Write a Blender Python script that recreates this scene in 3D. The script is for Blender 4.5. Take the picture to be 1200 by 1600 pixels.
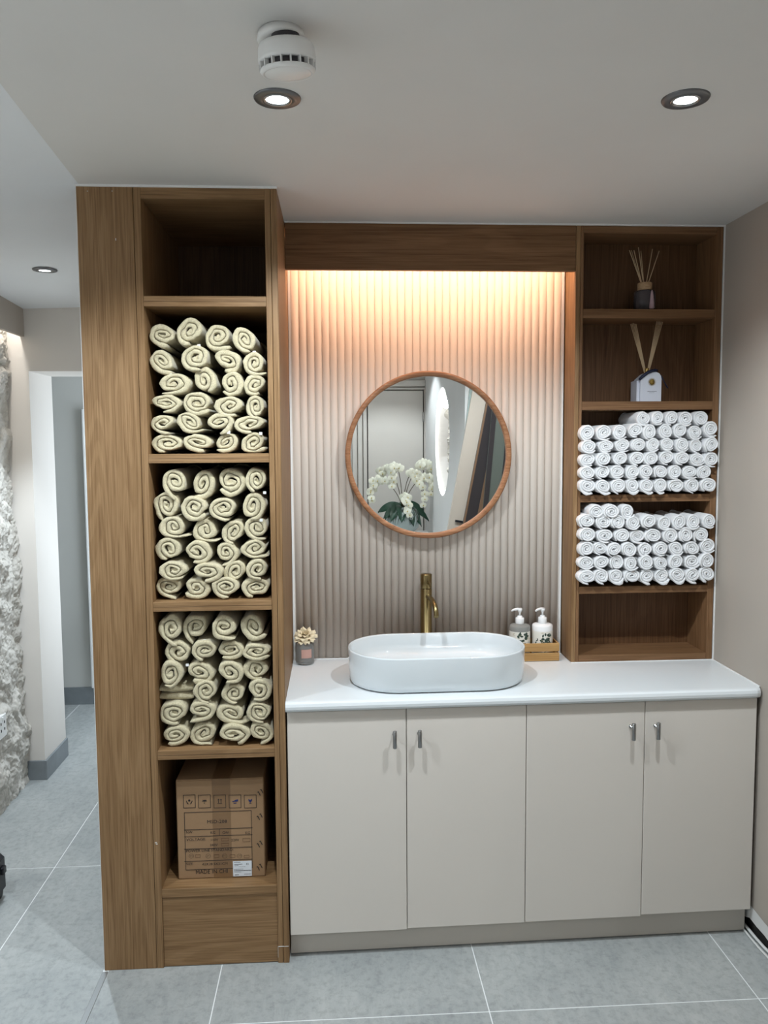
import bpy, bmesh, math, random
from mathutils import Vector, Matrix, noise
PI = math.pi
random.seed(7)
for o in list(bpy.data.objects): bpy.data.objects.remove(o)
sc = bpy.context.scene
COL = sc.collection

# ------------------------------------------------------------------ camera
CAM = Vector((0.1519, -2.6281, 1.7495))
FPX = 1265.23
th, ps, ro = (math.radians(a) for a in (4.7961, 3.4141, -0.3672))
fwd = Vector((math.sin(ps)*math.cos(th), math.cos(ps)*math.cos(th), -math.sin(th)))
rt = Vector((math.cos(ps), -math.sin(ps), 0)); up = rt.cross(fwd)
R_ = rt*math.cos(ro) + up*math.sin(ro); U_ = up*math.cos(ro) - rt*math.sin(ro)
cd = bpy.data.cameras.new('camera'); cam = bpy.data.objects.new('camera', cd); COL.objects.link(cam)
cd.sensor_fit = 'HORIZONTAL'; cd.sensor_width = 36; cd.lens = FPX/1200*36
cam.matrix_world = Matrix(((R_.x, U_.x, -fwd.x, CAM.x), (R_.y, U_.y, -fwd.y, CAM.y), (R_.z, U_.z, -fwd.z, CAM.z), (0, 0, 0, 1)))
cd.clip_start = 0.02
sc.camera = cam

PCAM = Vector((0.1519, -2.6281, 1.7495))   # survey point the measured positions were taken from
# ------------------------------------------------------------------ world, light, exposure
w = bpy.data.worlds.new('world'); sc.world = w; w.use_nodes = True
w.node_tree.nodes['Background'].inputs[0].default_value = (.75, .85, 1, 1)
w.node_tree.nodes['Background'].inputs[1].default_value = .3
vs = sc.view_settings
vs.view_transform = 'Standard'; vs.look = 'None'; vs.gamma = 1; vs.use_curve_mapping = False
vs.exposure = 0.04
P_SPOT = 70.0; P_ROOMFILL = 10.0; P_HALLFILL = 8.0; P_LEFTFILL = 7.0; P_LED = 4.8; P_STONE = 6.5; P_NICHE = 3.0
COOL = (.87, .95, 1.0); DAY = (.80, .90, 1.0)
def area(name, loc, rot, sx, sy, power, color):
    l = bpy.data.lights.new(name, 'AREA'); l.shape = 'RECTANGLE'; l.size = sx; l.size_y = sy; l.energy = power; l.color = color
    o = bpy.data.objects.new(name, l); o.location = loc; o.rotation_euler = rot; COL.objects.link(o); return o
def spot(loc, power, size=math.radians(146), blend=.42, radius=.018, color=COOL):
    l = bpy.data.lights.new('downlight_lamp', 'SPOT'); l.energy = power; l.spot_size = size; l.spot_blend = blend
    l.shadow_soft_size = radius; l.color = color
    o = bpy.data.objects.new('downlight_lamp', l); o.location = loc; COL.objects.link(o); return o
# added daylight fill from two made-up, unseen windows: beyond the doorway, and left behind the camera
area('hall_fill_light', (-.53, 2.35, 1.35), (0, PI/2, 0), 1.5, .7, P_HALLFILL, DAY)
area('room_fill_light', (-1.44, -2.0, 1.5), (0, -PI/2, 0), 1.5, 1.5, P_LEFTFILL, (.82, .92, 1.0))
# warm strip behind the pelmet, cool strip behind the bulkhead
area('pelmet_strip_light', (.51, .422, 2.52), (math.radians(8), 0, 0), 1.02, .02, P_LED, (1.0, .62, .42))
area('bulkhead_strip_light', (-1.445, .6, 2.42), (0, 0, 0), .03, 1.9, P_STONE, (1.0, .96, .90))

# ------------------------------------------------------------------ materials
def mat(name, col, rough=.5, metal=0, spec=.5, coat=0, trans=0, ior=1.45, emit=None, es=0, sheen=0, alpha=1):
    m = bpy.data.materials.new(name); m.use_nodes = True
    b = m.node_tree.nodes['Principled BSDF']
    b.inputs['Base Color'].default_value = (*col, 1); b.inputs['Roughness'].default_value = rough
    b.inputs['Metallic'].default_value = metal; b.inputs['Specular IOR Level'].default_value = spec
    b.inputs['Coat Weight'].default_value = coat; b.inputs['Transmission Weight'].default_value = trans
    b.inputs['IOR'].default_value = ior; b.inputs['Sheen Weight'].default_value = sheen
    if emit: b.inputs['Emission Color'].default_value = (*emit, 1); b.inputs['Emission Strength'].default_value = es
    return m
def nodes(m): return m.node_tree.nodes, m.node_tree.links, m.node_tree.nodes['Principled BSDF']
def coords(m, scale, out='Object'):
    n, l, b = nodes(m)
    tc = n.new('ShaderNodeTexCoord'); mp = n.new('ShaderNodeMapping'); mp.inputs['Scale'].default_value = scale
    l.new(tc.outputs[out], mp.inputs['Vector']); return mp.outputs[0]
def noise_n(m, vec, scale, detail=4, rough=.55, dist=0):
    n, l, b = nodes(m); t = n.new('ShaderNodeTexNoise'); t.inputs['Scale'].default_value = scale
    t.inputs['Detail'].default_value = detail; t.inputs['Roughness'].default_value = rough; t.inputs['Distortion'].default_value = dist
    l.new(vec, t.inputs['Vector']); return t.outputs['Fac']
def ramp(m, fac, stops):
    n, l, b = nodes(m); r = n.new('ShaderNodeValToRGB'); l.new(fac, r.inputs[0]); e = r.color_ramp.elements
    while len(e) < len(stops): e.new(.5)
    for k, (p, c) in enumerate(stops): e[k].position = p; e[k].color = (*c, 1)
    return r.outputs[0]
def mixc(m, a, b_, fac, mode='MULTIPLY'):
    n, l, b = nodes(m); x = n.new('ShaderNodeMix'); x.data_type = 'RGBA'; x.blend_type = mode; x.inputs[0].default_value = fac
    l.new(a, x.inputs[6]); l.new(b_, x.inputs[7]); return x.outputs[2]
def bump(m, h, strength, dist):
    n, l, b = nodes(m); x = n.new('ShaderNodeBump'); x.inputs['Strength'].default_value = strength; x.inputs['Distance'].default_value = dist
    l.new(h, x.inputs['Height']); l.new(x.outputs[0], b.inputs['Normal'])
def wood(name, axis, dark, mid, light, off=0.0, rough=.5):
    m = mat(name, mid, rough, spec=.35); n, l, b = nodes(m)
    s1 = [230, 230, 230]; s1[axis] = 4.5
    s2 = [9, 9, 9]; s2[axis] = .7
    v1 = coords(m, s1); v2 = coords(m, s2)
    f1 = noise_n(m, v1, 1.0, 3, .6, .15)
    f2 = noise_n(m, v2, 1.0, 5, .6, 1.2)
    s3 = [7, 7, 7]; s3[axis] = .55
    f3 = noise_n(m, coords(m, s3), 1.0, 1.5, .4, .3)
    mu = n.new('ShaderNodeMath'); mu.operation = 'MULTIPLY'; mu.inputs[1].default_value = 95; l.new(f3, mu.inputs[0])
    sn = n.new('ShaderNodeMath'); sn.operation = 'SINE'; l.new(mu.outputs[0], sn.inputs[0])
    c1 = ramp(m, f1, [(.30, dark), (.50, mid), (.72, light)])
    c2 = ramp(m, f2, [(.30, (.88, .86, .82)), (.6, (1.0, 1.0, 1.0))])
    c3 = ramp(m, sn.outputs[0], [(.0, (.80, .77, .72)), (.55, (1, 1, 1))])
    c = mixc(m, c1, c2, 1.0); c = mixc(m, c, c3, .6)
    l.new(c, b.inputs['Base Color']); bump(m, f1, .2, .0005)
    return m
WD, WM, WL = (.185, .100, .043), (.285, .168, .080), (.345, .212, .108)
M = {}
M['wood_v'] = wood('oak_laminate_upright', 2, WD, WM, WL)
M['wood_h'] = wood('oak_laminate_shelf', 0, WD, WM, WL)
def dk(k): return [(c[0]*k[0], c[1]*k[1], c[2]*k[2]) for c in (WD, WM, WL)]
M['wood_back'] = wood('shaded_oak_tall_back', 2, *dk((.36, .30, .30)))  # tall unit back: compartment shade put into the oak colour
M['wood_rv'] = wood('shaded_oak_upright', 2, *dk((.76, .68, .68)))  # right shelves and pelmet: same oak with their shade painted in
M['wood_rh'] = wood('shaded_oak_shelf', 0, *dk((.76, .68, .68)))
M['wood_rback'] = wood('shaded_oak_right_back', 2, *dk((.48, .40, .38)))  # right shelf backs: deeper cavity shade painted into the oak
M['walnut'] = wood('mirror_frame_wood', 0, (.26, .115, .055), (.36, .17, .085), (.46, .25, .14), rough=.42)
M['bamboo'] = wood('tray_bamboo', 0, (.38, .20, .07), (.50, .29, .11), (.58, .36, .15))
M['cork'] = wood('light_wood_collar', 0, (.45, .28, .15), (.55, .37, .22), (.62, .44, .28))
M['cork_dark'] = wood('brown_wood_collar', 0, (.20, .09, .035), (.26, .12, .05), (.33, .16, .07))
M['groove'] = mat('joint_shadow_gap', (.035, .02, .012), .9)
def paint(name, col, rough=.75, sc_=1.6, amt=.06, bs=.05):
    m = mat(name, col, rough, spec=.25); n, l, b = nodes(m); v = coords(m, (1, 1, 1))
    f = noise_n(m, v, sc_, 3); c = ramp(m, f, [(.3, tuple(x*(1-amt) for x in col)), (.7, col)])
    l.new(c, b.inputs['Base Color']); bump(m, noise_n(m, v, 120, 2), bs, .001); return m
M['ceiling'] = paint('ceiling_paint', (.70, .685, .66))
M['ceiling_lit'] = paint('hall_ceiling_lit_paint', (.79, .81, .83))  # brighter, cooler hall light put into the paint colour
M['beige'] = paint('beige_wall_paint', (.435, .385, .335))
M['offwhite'] = paint('offwhite_wall_paint', (.72, .68, .635))
M['grey_wall'] = paint('pale_grey_wall_paint', (.62, .62, .59))
M['white_wall'] = paint('white_wall_paint', (.76, .75, .74))
M['white'] = mat('white_trim', (.80, .80, .79), .45)
M['door'] = paint('cashmere_cabinet_front', (.70, .645, .585), .42, .8, .02, .0)
M['plinth'] = paint('cashmere_plinth', (.60, .55, .49), .5, .8, .02, .0)
M['flute'] = paint('fluted_panel_paint', (.66, .59, .525), .42, .8, .03, .0)
M['counter'] = mat('white_solid_surface', (.71, .74, .755), .22, spec=.5)
M['ceramic'] = mat('white_glazed_ceramic', (.66, .70, .72), .06, spec=.6, coat=.6)
M['brass'] = mat('antique_brass', (.25, .19, .09), .30, metal=1)
M['steel'] = mat('brushed_dark_steel', (.33, .33, .33), .28, metal=1)
M['rim'] = mat('pewter_downlight_rim', (.17, .17, .175), .38, metal=.8)
M['lens'] = mat('downlight_lens', (1, 1, 1), .5, emit=(.90, .97, 1.0), es=9)
M['mirror'] = mat('mirror_glass', (.90, .92, .91), 0.0, metal=1)
M['plastic'] = mat('white_plastic', (.78, .77, .75), .4)
M['dark_plastic'] = mat('dark_vent_recess', (.05, .045, .05), .6)
M['black'] = mat('black_plastic', (.012, .012, .016), .35)
M['grout'] = mat('pale_grout', (.78, .80, .80), .8)
M['skirt'] = paint('grey_tile_skirting', (.25, .275, .29), .45, 6, .25, .0)
M['metal_strip'] = mat('grey_metal_threshold', (.42, .44, .45), .35, metal=.7)
def tile_mat():
    m = mat('grey_stone_tile', (.4, .42, .42), .42, spec=.4); n, l, b = nodes(m)
    v = coords(m, (1, 1, 1)); f1 = noise_n(m, v, 2.2, 6, .6, .6); f2 = noise_n(m, v, 38, 5, .7)
    v3 = coords(m, (3.0, 1.0, 1)); f3 = noise_n(m, v3, 9, 6, .75, 1.0)
    c1 = ramp(m, f1, [(.3, (.335, .355, .355)), (.7, (.46, .475, .465))])
    c2 = ramp(m, f2, [(.33, (.80, .80, .80)), (.52, (1, 1, 1))])
    c3 = ramp(m, f3, [(.35, (.86, .87, .88)), (.6, (1.0, 1, 1))])
    # pits
    vo = n.new('ShaderNodeTexVoronoi'); vo.inputs['Scale'].default_value = 95; l.new(v, vo.inputs['Vector'])
    c4 = ramp(m, vo.outputs['Distance'], [(.0, (.45, .45, .45)), (.16, (1, 1, 1))])
    msk = ramp(m, noise_n(m, v, 6.0, 4, .7), [(.54, (0, 0, 0)), (.66, (1, 1, 1))])
    c = mixc(m, c1, c2, 1); c = mixc(m, c, c3, 1)
    x = n.new('ShaderNodeMix'); x.data_type = 'RGBA'; x.blend_type = 'MULTIPLY'; l.new(msk, x.inputs[0]); l.new(c, x.inputs[6]); l.new(c4, x.inputs[7])
    l.new(x.outputs[2], b.inputs['Base Color']); bump(m, f2, .15, .001); return m
M['tile'] = tile_mat()
def terry(name, col, lo, sheen=.3):
    m = mat(name, col, .95, spec=.1, sheen=sheen); n, l, b = nodes(m)
    v = coords(m, (1, 1, 1)); f = noise_n(m, v, 280, 2, .7); f2 = noise_n(m, v, 60, 3)
    c = ramp(m, f, [(.30, lo), (.6, col)]); c = mixc(m, c, ramp(m, f2, [(.3, (.9, .9, .88)), (.6, (1, 1, 1))]), 1)
    l.new(c, b.inputs['Base Color']); bump(m, f, .9, .0022); return m
M['tan'] = terry('cream_terry', (.64, .575, .40), (.46, .40, .26))
M['whitetowel'] = terry('white_terry', (.88, .88, .90), (.78, .79, .81))
M['tag'] = mat('towel_care_tag', (.80, .80, .78), .7)
M['card'] = paint('corrugated_cardboard', (.36, .225, .125), .8, 5, .12, .3)
M['tape'] = mat('brown_packing_tape', (.22, .125, .06), .3, spec=.5)
M['ink'] = mat('black_print', (.025, .02, .02), .7)
M['ink_blue'] = mat('dark_blue_print', (.02, .03, .12), .7)
M['ink_brown'] = mat('brown_print', (.10, .045, .025), .7)
M['sticker'] = mat('white_sticker', (.72, .76, .80), .5)
M['glass_grey'] = mat('grey_glass', (.62, .64, .64), .08, trans=.75, ior=1.3)
M['glass_dark'] = mat('smoked_glass', (.16, .14, .15), .12, trans=.5, ior=1.3)
M['reed'] = mat('rattan_reed', (.62, .47, .30), .7)
M['pink'] = mat('pink_label', (.55, .33, .28), .6)
M['tassel'] = mat('lilac_tassel', (.50, .36, .40), .8)
M['gold'] = mat('gold_metal', (.72, .52, .20), .25, metal=1)
M['goldprint'] = mat('gold_print', (.58, .40, .10), .4, metal=.4)
M['boxwhite'] = mat('bluish_white_coated', (.66, .69, .78), .35)
M['ribbon'] = mat('navy_ribbon', (.008, .012, .04), .5)
M['soapwhite'] = mat('white_bottle', (.80, .80, .80), .25)
M['soapclear'] = mat('translucent_grey_bottle', (.50, .50, .47), .15, trans=.55, ior=1.3)
M['label_cream'] = mat('cream_floral_label', (.74, .71, .64), .5)
M['leafprint'] = mat('green_leaf_print', (.035, .06, .045), .6)
M['berryprint'] = mat('ochre_twig_print', (.36, .28, .12), .6)
M['sola'] = mat('dried_cream_petal', (.74, .65, .46), .85)
M['stone'] = paint('white_painted_rock', (.57, .545, .50), .6, 9, .18, .6)
M['plaster'] = mat('torn_white_plaster', (.72, .71, .69), .8)
M['dark'] = mat('dark_wall_gap', (.02, .018, .016), .9)
M['petal'] = mat('white_orchid_petal', (.82, .82, .70), .6)
M['lip'] = mat('yellow_orchid_lip', (.62, .50, .14), .6)
M['stem'] = mat('brown_green_stem', (.10, .075, .035), .6)
M['leaf'] = mat('dark_green_leaf', (.015, .05, .03), .35)
M['vase'] = mat('pale_green_glazed_vase', (.40, .47, .46), .15, coat=.5)
M['vase_dark'] = mat('grey_green_root_glaze', (.10, .11, .10), .3)
M['board_beige'] = paint('beige_board', (.50, .44, .38), .5, 3, .06)
M['board_dark'] = mat('dark_bronze_board', (.035, .030, .032), .3, spec=.5)
M['board_brown'] = mat('brown_board_edge', (.17, .10, .06), .45)
M['board_green'] = mat('dark_green_grey_board', (.10, .115, .10), .45)
M['glass_green'] = mat('pale_green_glass', (.74, .86, .82), .08, trans=.6)
M['glow'] = mat('niche_light_ring', (1, 1, 1), .5, emit=(1.0, .98, .95), es=4)
M['fill_pane'] = mat('fill_window_pane', (1, 1, 1), .5, emit=(.75, .88, 1.0), es=3)  # glowing pane of the added hall window

# ------------------------------------------------------------------ mesh helpers
class MB:
    def __init__(s): s.v = []; s.f = []; s.sm = []
    def add(s, verts, faces, smooth=False):
        k = len(s.v); s.v += [tuple(v) for v in verts]; s.f += [tuple(i+k for i in f) for f in faces]; s.sm += [smooth]*len(faces); return s
    def box(s, x0, x1, y0, y1, z0, z1, c=0.0):
        if c <= 0:
            v = [(x, y, z) for x in (x0, x1) for y in (y0, y1) for z in (z0, z1)]
            return s.add(v, [(0, 1, 3, 2), (4, 6, 7, 5), (0, 4, 5, 1), (2, 3, 7, 6), (0, 2, 6, 4), (1, 5, 7, 3)])
        c = min(c, (x1-x0)*.45, (y1-y0)*.45, (z1-z0)*.45)
        v = []; idx = {}
        for i, X in enumerate((x0, x1)):
            for j, Y in enumerate((y0, y1)):
                for k, Z in enumerate((z0, z1)):
                    sx, sy, sz = (1-2*i)*c, (1-2*j)*c, (1-2*k)*c
                    idx[i, j, k] = len(v)
                    v += [(X, Y+sy, Z+sz), (X+sx, Y, Z+sz), (X+sx, Y+sy, Z)]
        f = []
        g = lambda i, j, k, a: idx[i, j, k]+a
        for i in (0, 1):
            q = [g(i, 0, 0, 0), g(i, 0, 1, 0), g(i, 1, 1, 0), g(i, 1, 0, 0)]; f.append(q if i == 0 else q[::-1])
            q = [g(0, i, 0, 1), g(1, i, 0, 1), g(1, i, 1, 1), g(0, i, 1, 1)]; f.append(q if i == 0 else q[::-1])
            q = [g(0, 0, i, 2), g(0, 1, i, 2), g(1, 1, i, 2), g(1, 0, i, 2)]; f.append(q if i == 0 else q[::-1])
        for a in (0, 1):
            for b in (0, 1):
                q = [g(0, a, b, 1), g(0, a, b, 2), g(1, a, b, 2), g(1, a, b, 1)]; f.append(q)
                q = [g(a, 0, b, 0), g(a, 1, b, 0), g(a, 1, b, 2), g(a, 0, b, 2)]; f.append(q)
                q = [g(a, b, 0, 0), g(a, b, 1, 0), g(a, b, 1, 1), g(a, b, 0, 1)]; f.append(q)
        for i in (0, 1):
            for j in (0, 1):
                for k in (0, 1): f.append([g(i, j, k, 0), g(i, j, k, 1), g(i, j, k, 2)])
        return s.add(v, f)
    def lathe(s, prof, c=(0, 0, 0), n=32, axis='z', smooth=True, a0=0, a1=2*PI, mx=None, cap=True):
        full = abs(a1-a0-2*PI) < 1e-6; m = n if full else n+1
        v = []
        for r, z in prof:
            for i in range(m):
                a = a0+(a1-a0)*i/n
                p = Vector((r*math.cos(a), r*math.sin(a), z))
                if axis == 'y': p = Vector((p.x, p.z, p.y))
                if axis == 'x': p = Vector((p.z, p.x, p.y))
                if mx: p = mx @ p
                v.append((p.x+c[0], p.y+c[1], p.z+c[2]))
        f = []
        for j in range(len(prof)-1):
            for i in range(n):
                k = (i+1) % m; f.append((j*m+i, j*m+k, (j+1)*m+k, (j+1)*m+i))
        s.add(v, f, smooth)
        if full and cap:
            for j, fl in ((0, True), (len(prof)-1, False)):
                if prof[j][0] > 1e-5:
                    q = [j*m+i+len(s.v)-len(v) for i in range(m)]
                    s.f.append(tuple(q[::-1] if fl else q)); s.sm.append(False)
        return s
    def tube(s, pts, r, n=10, cap=True, smooth=True):
        pts = [Vector(p) for p in pts]; rs = r if isinstance(r, (list, tuple)) else [r]*len(pts)
        v = []; prev = None
        for i, p in enumerate(pts):
            d = (pts[min(i+1, len(pts)-1)]-pts[max(i-1, 0)]).normalized()
            if prev is None:
                ref = Vector((0, 0, 1)) if abs(d.z) < .9 else Vector((1, 0, 0)); a = d.cross(ref).normalized()
            else: a = (prev-d*prev.dot(d)).normalized()
            prev = a; b = d.cross(a)
            for k in range(n):
                t = 2*PI*k/n; q = p+(a*math.cos(t)+b*math.sin(t))*rs[i]; v.append(tuple(q))
        f = [(j*n+k, j*n+(k+1) % n, (j+1)*n+(k+1) % n, (j+1)*n+k) for j in range(len(pts)-1) for k in range(n)]
        s.add(v, f, smooth)
        if cap:
            b0 = len(s.v)-len(v); s.f += [tuple(b0+k for k in range(n))[::-1], tuple(b0+(len(pts)-1)*n+k for k in range(n))]; s.sm += [False, False]
        return s
    def prism(s, poly, lo, hi, axis='z', smooth=False):
        n = len(poly)
        def P(a, b, h):
            return (a, b, h) if axis == 'z' else ((a, h, b) if axis == 'y' else (h, a, b))
        v = [P(a, b, lo) for a, b in poly]+[P(a, b, hi) for a, b in poly]
        f = [tuple(range(n))[::-1], tuple(range(n, 2*n))]
        s.add(v, f); k = len(s.v)-2*n
        for i in range(n): s.f.append((k+i, k+(i+1) % n, k+n+(i+1) % n, k+n+i)); s.sm.append(smooth)
        return s
    def xf(s, mx): s.v = [tuple(mx @ Vector(p)) for p in s.v]; return s
    def mesh(s, name, m, off=(0, 0, 0)):
        me = bpy.data.meshes.new(name)
        me.from_pydata([(p[0]-off[0], p[1]-off[1], p[2]-off[2]) for p in s.v], [], s.f)
        bm = bmesh.new(); bm.from_mesh(me); bmesh.ops.recalc_face_normals(bm, faces=bm.faces); bm.to_mesh(me); bm.free()
        me.polygons.foreach_set('use_smooth', s.sm)
        me.materials.append(m); me.update(); return me
def origin(o):
    p = Vector((0, 0, 0))
    while o: p += o.location; o = o.parent
    return p
def part(name, mb, m, parent, label=None):
    o = bpy.data.objects.new(name, mb.mesh(name, M[m] if isinstance(m, str) else m, origin(parent)))
    COL.objects.link(o); o.parent = parent
    if label: o['label'] = label
    return o
def tag(o, label, cat, group=None):
    o['label'] = label; o['category'] = cat
    if group: o['group'] = group
    return o
def thing(name, label, cat, loc=(0, 0, 0), group=None):
    o = bpy.data.objects.new(name, None); o.empty_display_size = .05; COL.objects.link(o); o.location = loc
    return tag(o, label, cat, group)
def single(name, mb, m, label, cat, loc=None, group=None):
    if loc is None:
        n = len(mb.v); loc = (sum(p[0] for p in mb.v)/n, sum(p[1] for p in mb.v)/n, min(p[2] for p in mb.v))
    o = bpy.data.objects.new(name, mb.mesh(name, M[m], loc)); o.location = loc; COL.objects.link(o)
    return tag(o, label, cat, group)
def struct(name, mb, m):
    o = bpy.data.objects.new(name, mb.mesh(name, M[m])); COL.objects.link(o); o['kind'] = 'structure'; return o
def text_mb(mb, txt, size, origin_, ux, uz, align='LEFT', bold=.015, sx=1.0):
    """flat lettering laid on a plane: origin_ + ux*x + uz*y"""
    cu = bpy.data.curves.new('t', 'FONT'); cu.body = txt; cu.size = size; cu.align_x = align; cu.offset = bold*size; cu.resolution_u = 2
    ob = bpy.data.objects.new('t', cu); COL.objects.link(ob)
    dg = bpy.context.evaluated_depsgraph_get(); dg.update(); me = bpy.data.meshes.new_from_object(ob.evaluated_get(dg))
    O = Vector(origin_); ux = Vector(ux); uz = Vector(uz)
    mb.add([tuple(O+ux*(v.co.x*sx)+uz*v.co.y) for v in me.vertices], [tuple(p.vertices) for p in me.polygons])
    bpy.data.objects.remove(ob); bpy.data.meshes.remove(me)

H = 2.553; XT0 = -.637; XT1 = -.022; XR = 1.612
# ================================================================== THE SETTING
# floor: base slab with pale grout and one part per tile
floor = struct('floor', MB().box(-3.0, 1.75, -4.1, 3.1, -.10, -.0007), 'grout')
def tile(x0, x1, y0, y1):
    g = .0015
    part('tile', MB().box(x0+g, x1-g, y0+g, y1-g, -.03, 0, .001), 'tile', floor)
xs = [XT0+.012, -.249, .608, 1.465, 1.66]; ys = [-4.05, -2.87, -2.01, -1.148, -.287, .60]
for i in range(4):
    for j in range(5): tile(xs[i], xs[i+1], ys[j], ys[j+1])
for x0, x1 in ((-1.60, -1.035), (-1.035, XT0-.004)):
    for y0, y1 in ((-4.05, -2.92), (-2.92, -1.716), (-1.716, -.513), (-.513, .690), (.690, 3.0)): tile(x0, x1, y0, y1)
for x0, x1 in ((-2.9, -1.60), (XT0-.004, .3)): tile(x0, x1, 1.893, 3.0)
struct('trim_1', MB().box(XT0-.0054, XT0+.0134, -4.05, -.012, -.02, .002, .001), 'metal_strip')
# ceiling (main room) and the left strip that falls gently towards the doorway
struct('ceiling', MB().prism([(-.628, 0), (-.365, -4.0), (1.75, -4.0), (1.75, .75), (-.628, .75)], H, H+.1), 'ceiling')
mb = MB(); N = 8
def cz(x, y): return H-.030*(-.62-x)-.057*max(0, y)
rows = [-4.0, 0.0, .55, 1.1, 1.65]
v = [(x, y, min(H, cz(x, y))) for y in rows for x in (-1.60, -1.1, -.628+.0657*max(0, -y))]
f = [(r*3+c, r*3+c+1, r*3+c+4, r*3+c+3) for r in range(4) for c in range(2)]
mb.add(v, f); mb.add([(p[0], p[1], p[2]+.15) for p in v], f)
struct('ceiling_hall', mb, 'ceiling_lit')
# right wall, back wall, wall behind the camera
struct('wall_right', MB().box(XR, XR+.1, -1.75, .75, .062, H), 'beige')
struct('wall_back', MB().box(-.02, XR+.1, .60, .72, 0, H), 'beige')
struct('wall_rear', MB().box(-1.6, 1.1, -4.0, -3.90, 0, H), 'offwhite')
# torn plaster and dark gap at the foot of the right wall (no skirting there)
struct('wall_right_core', MB().box(XR+.012, XR+.1, -1.75, .75, -.01, .062), 'dark')
mb = MB(); rnd = random.Random(3); pts = []
for i in range(41):
    y = .6-i*.05; pts.append((y, .062-abs(noise.noise(Vector((i*.55, 2, 0))))*.05-rnd.random()*.010))
poly = pts+[(p[0], .105+.008*math.sin(k*.8)) for k, p in list(enumerate(pts))[::-1]]
mb.add([(XR-.0015, a, b) for a, b in pts], [])
top = [(XR-.0015, p[0], .098+.010*noise.noise(Vector((k*.4, 5, 0)))) for k, p in enumerate(pts)]
mb.v += top; n = len(pts)
for i in range(n-1): mb.f.append((i, i+1, n+i+1, n+i)); mb.sm.append(False)
for i in range(n): mb.v.append((XR+.012, pts[i][0], pts[i][1]))
for i in range(n-1): mb.f.append((i, i+1, 2*n+i+1, 2*n+i)); mb.sm.append(False)
struct('trim_2', mb, 'plaster')
mb = MB(); mb.tube([(XR+.002-.006*math.sin(i*.9), .55-i*.06, .010+.002*math.sin(i*1.7)) for i in range(24)], .0055, 6)
mb.tube([(XR-.014+.003*math.sin(i*1.3), .50-i*.06, .004) for i in range(22)], .004, 6)
struct('trim_3', mb, 'plaster')
# pale paint caulk lines: ceiling over the joinery, wall beside the shelves
mb = MB(); mb.box(XT0-.002, XT1+.002, -.010, -.004, H-.006, H); mb.box(XT1, XR, .380, .387, H-.005, H); mb.box(XR-.004, XR, .381, .387, .905, H)
mb.box(XT0-.0025, XT0, -.002, .01, 0, H)
struct('trim_4', mb, 'white')

# hallway left of the tall unit
Y1 = 1.61
mb = MB(); mb.box(-1.62, -1.390, Y1, 1.94, 0, 2.6); mb.box(-1.390, -.5, Y1, 1.94, 2.128, 2.6); mb.box(-.72, -.5, Y1, 1.94, 0, 2.128)
struct('wall_hall', mb, 'offwhite')
struct('wall_hall_side', MB().box(-.64, -.54, .64, Y1, 0, H), 'offwhite')
mb = MB(); mb.box(-2.9, .3, 2.87, 2.97, 0, 2.6); mb.box(-2.9, -2.8, 1.94, 2.87, 0, 2.6); mb.box(-2.8, -1.62, 1.85, 1.94, 0, 2.6); mb.box(-.5, .3, 1.85, 1.94, 0, 2.6)
struct('wall_far', mb, 'grey_wall')
struct('wall_far_side', MB().box(-.49, -.39, 1.94, 2.87, 0, 2.6), 'grey_wall')
struct('ceiling_far', MB().box(-2.9, .3, 1.94, 2.97, 2.5, 2.6), 'ceiling')
w1 = struct('fill_window_1', MB().box(-.498, -.490, 1.98, 2.72, .58, 2.12), 'white')  # unseen window added to go with the hall fill light
part('pane', MB().box(-.503, -.498, 2.02, 2.68, .62, 2.08), 'fill_pane', w1)
# skirting tiles in the doorway
mb = MB(); mb.box(-1.478, -1.390, Y1-.010, Y1, 0, .103, .001); s1 = struct('baseboard_hall', mb, 'skirt')
part('skirting_tile', MB().box(-1.390, -1.379, Y1-.010, 1.94, 0, .103, .001), 'skirt', s1)
struct('baseboard_far', MB().box(-2.8, -.49, 2.858, 2.87, 0, .118, .001), 'skirt')
# door edge in the far room: pale leaf whose white edge shows
d1 = struct('door_1', MB().box(-1.497, -.75, 2.835, 2.868, .12, 1.985, .002), 'grey_wall')
part('door_edge', MB().box(-1.506, -1.496, 2.828, 2.869, .12, 1.99, .001), 'white', d1)
# bulkhead above the rock wall
struct('ceiling_bulkhead', MB().box(-1.424, -1.404, -3.9, Y1, 2.300, 2.56, .001), 'beige')
# rock wall on the left: displaced sheet of real relief
def rock(name, y0, y1, z0, z1, ny, nz, amp, parent=None, xb=-1.535):
    mb = MB(); v = []
    for j in range(nz+1):
        for i in range(ny+1):
            y = y0+(y1-y0)*i/ny; z = z0+(z1-z0)*j/nz
            p = Vector((y*3.2, z*3.2, 1.7)); n1 = noise.noise(p)
            c = noise.voronoi(Vector((y*6.5+noise.noise(p*2)*.8, z*6.5, .3)))[0]; cell = c[1]-c[0]
            c2 = noise.voronoi(Vector((y*19, z*15, 4)))[0]
            w1_ = noise.noise(Vector((y*7, z*7, 8)))*.25; rg = abs(noise.noise(Vector((y*11+w1_*3, z*8+w1_*4, 0)))); rg2 = abs(noise.noise(Vector((y*34+w1_*6, z*26, 3))))
            d = .024*n1+.022*min(1, cell*2.2)+.010*(c2[1]-c2[0])+.025*rg+.012*rg2+.005*noise.noise(Vector((y*90, z*80, 0)))-.008
            v.append((xb+.034+d*amp+.018*max(0, 1.6-z)*.9, y, z))
    f = [(j*(ny+1)+i, j*(ny+1)+i+1, (j+1)*(ny+1)+i+1, (j+1)*(ny+1)+i) for j in range(nz) for i in range(ny)]
    mb.add(v, f, False); return mb
struct('wall_left', rock('r', .85, Y1-.001, -.01, 2.55, 120, 400, 1.0), 'stone')
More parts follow.
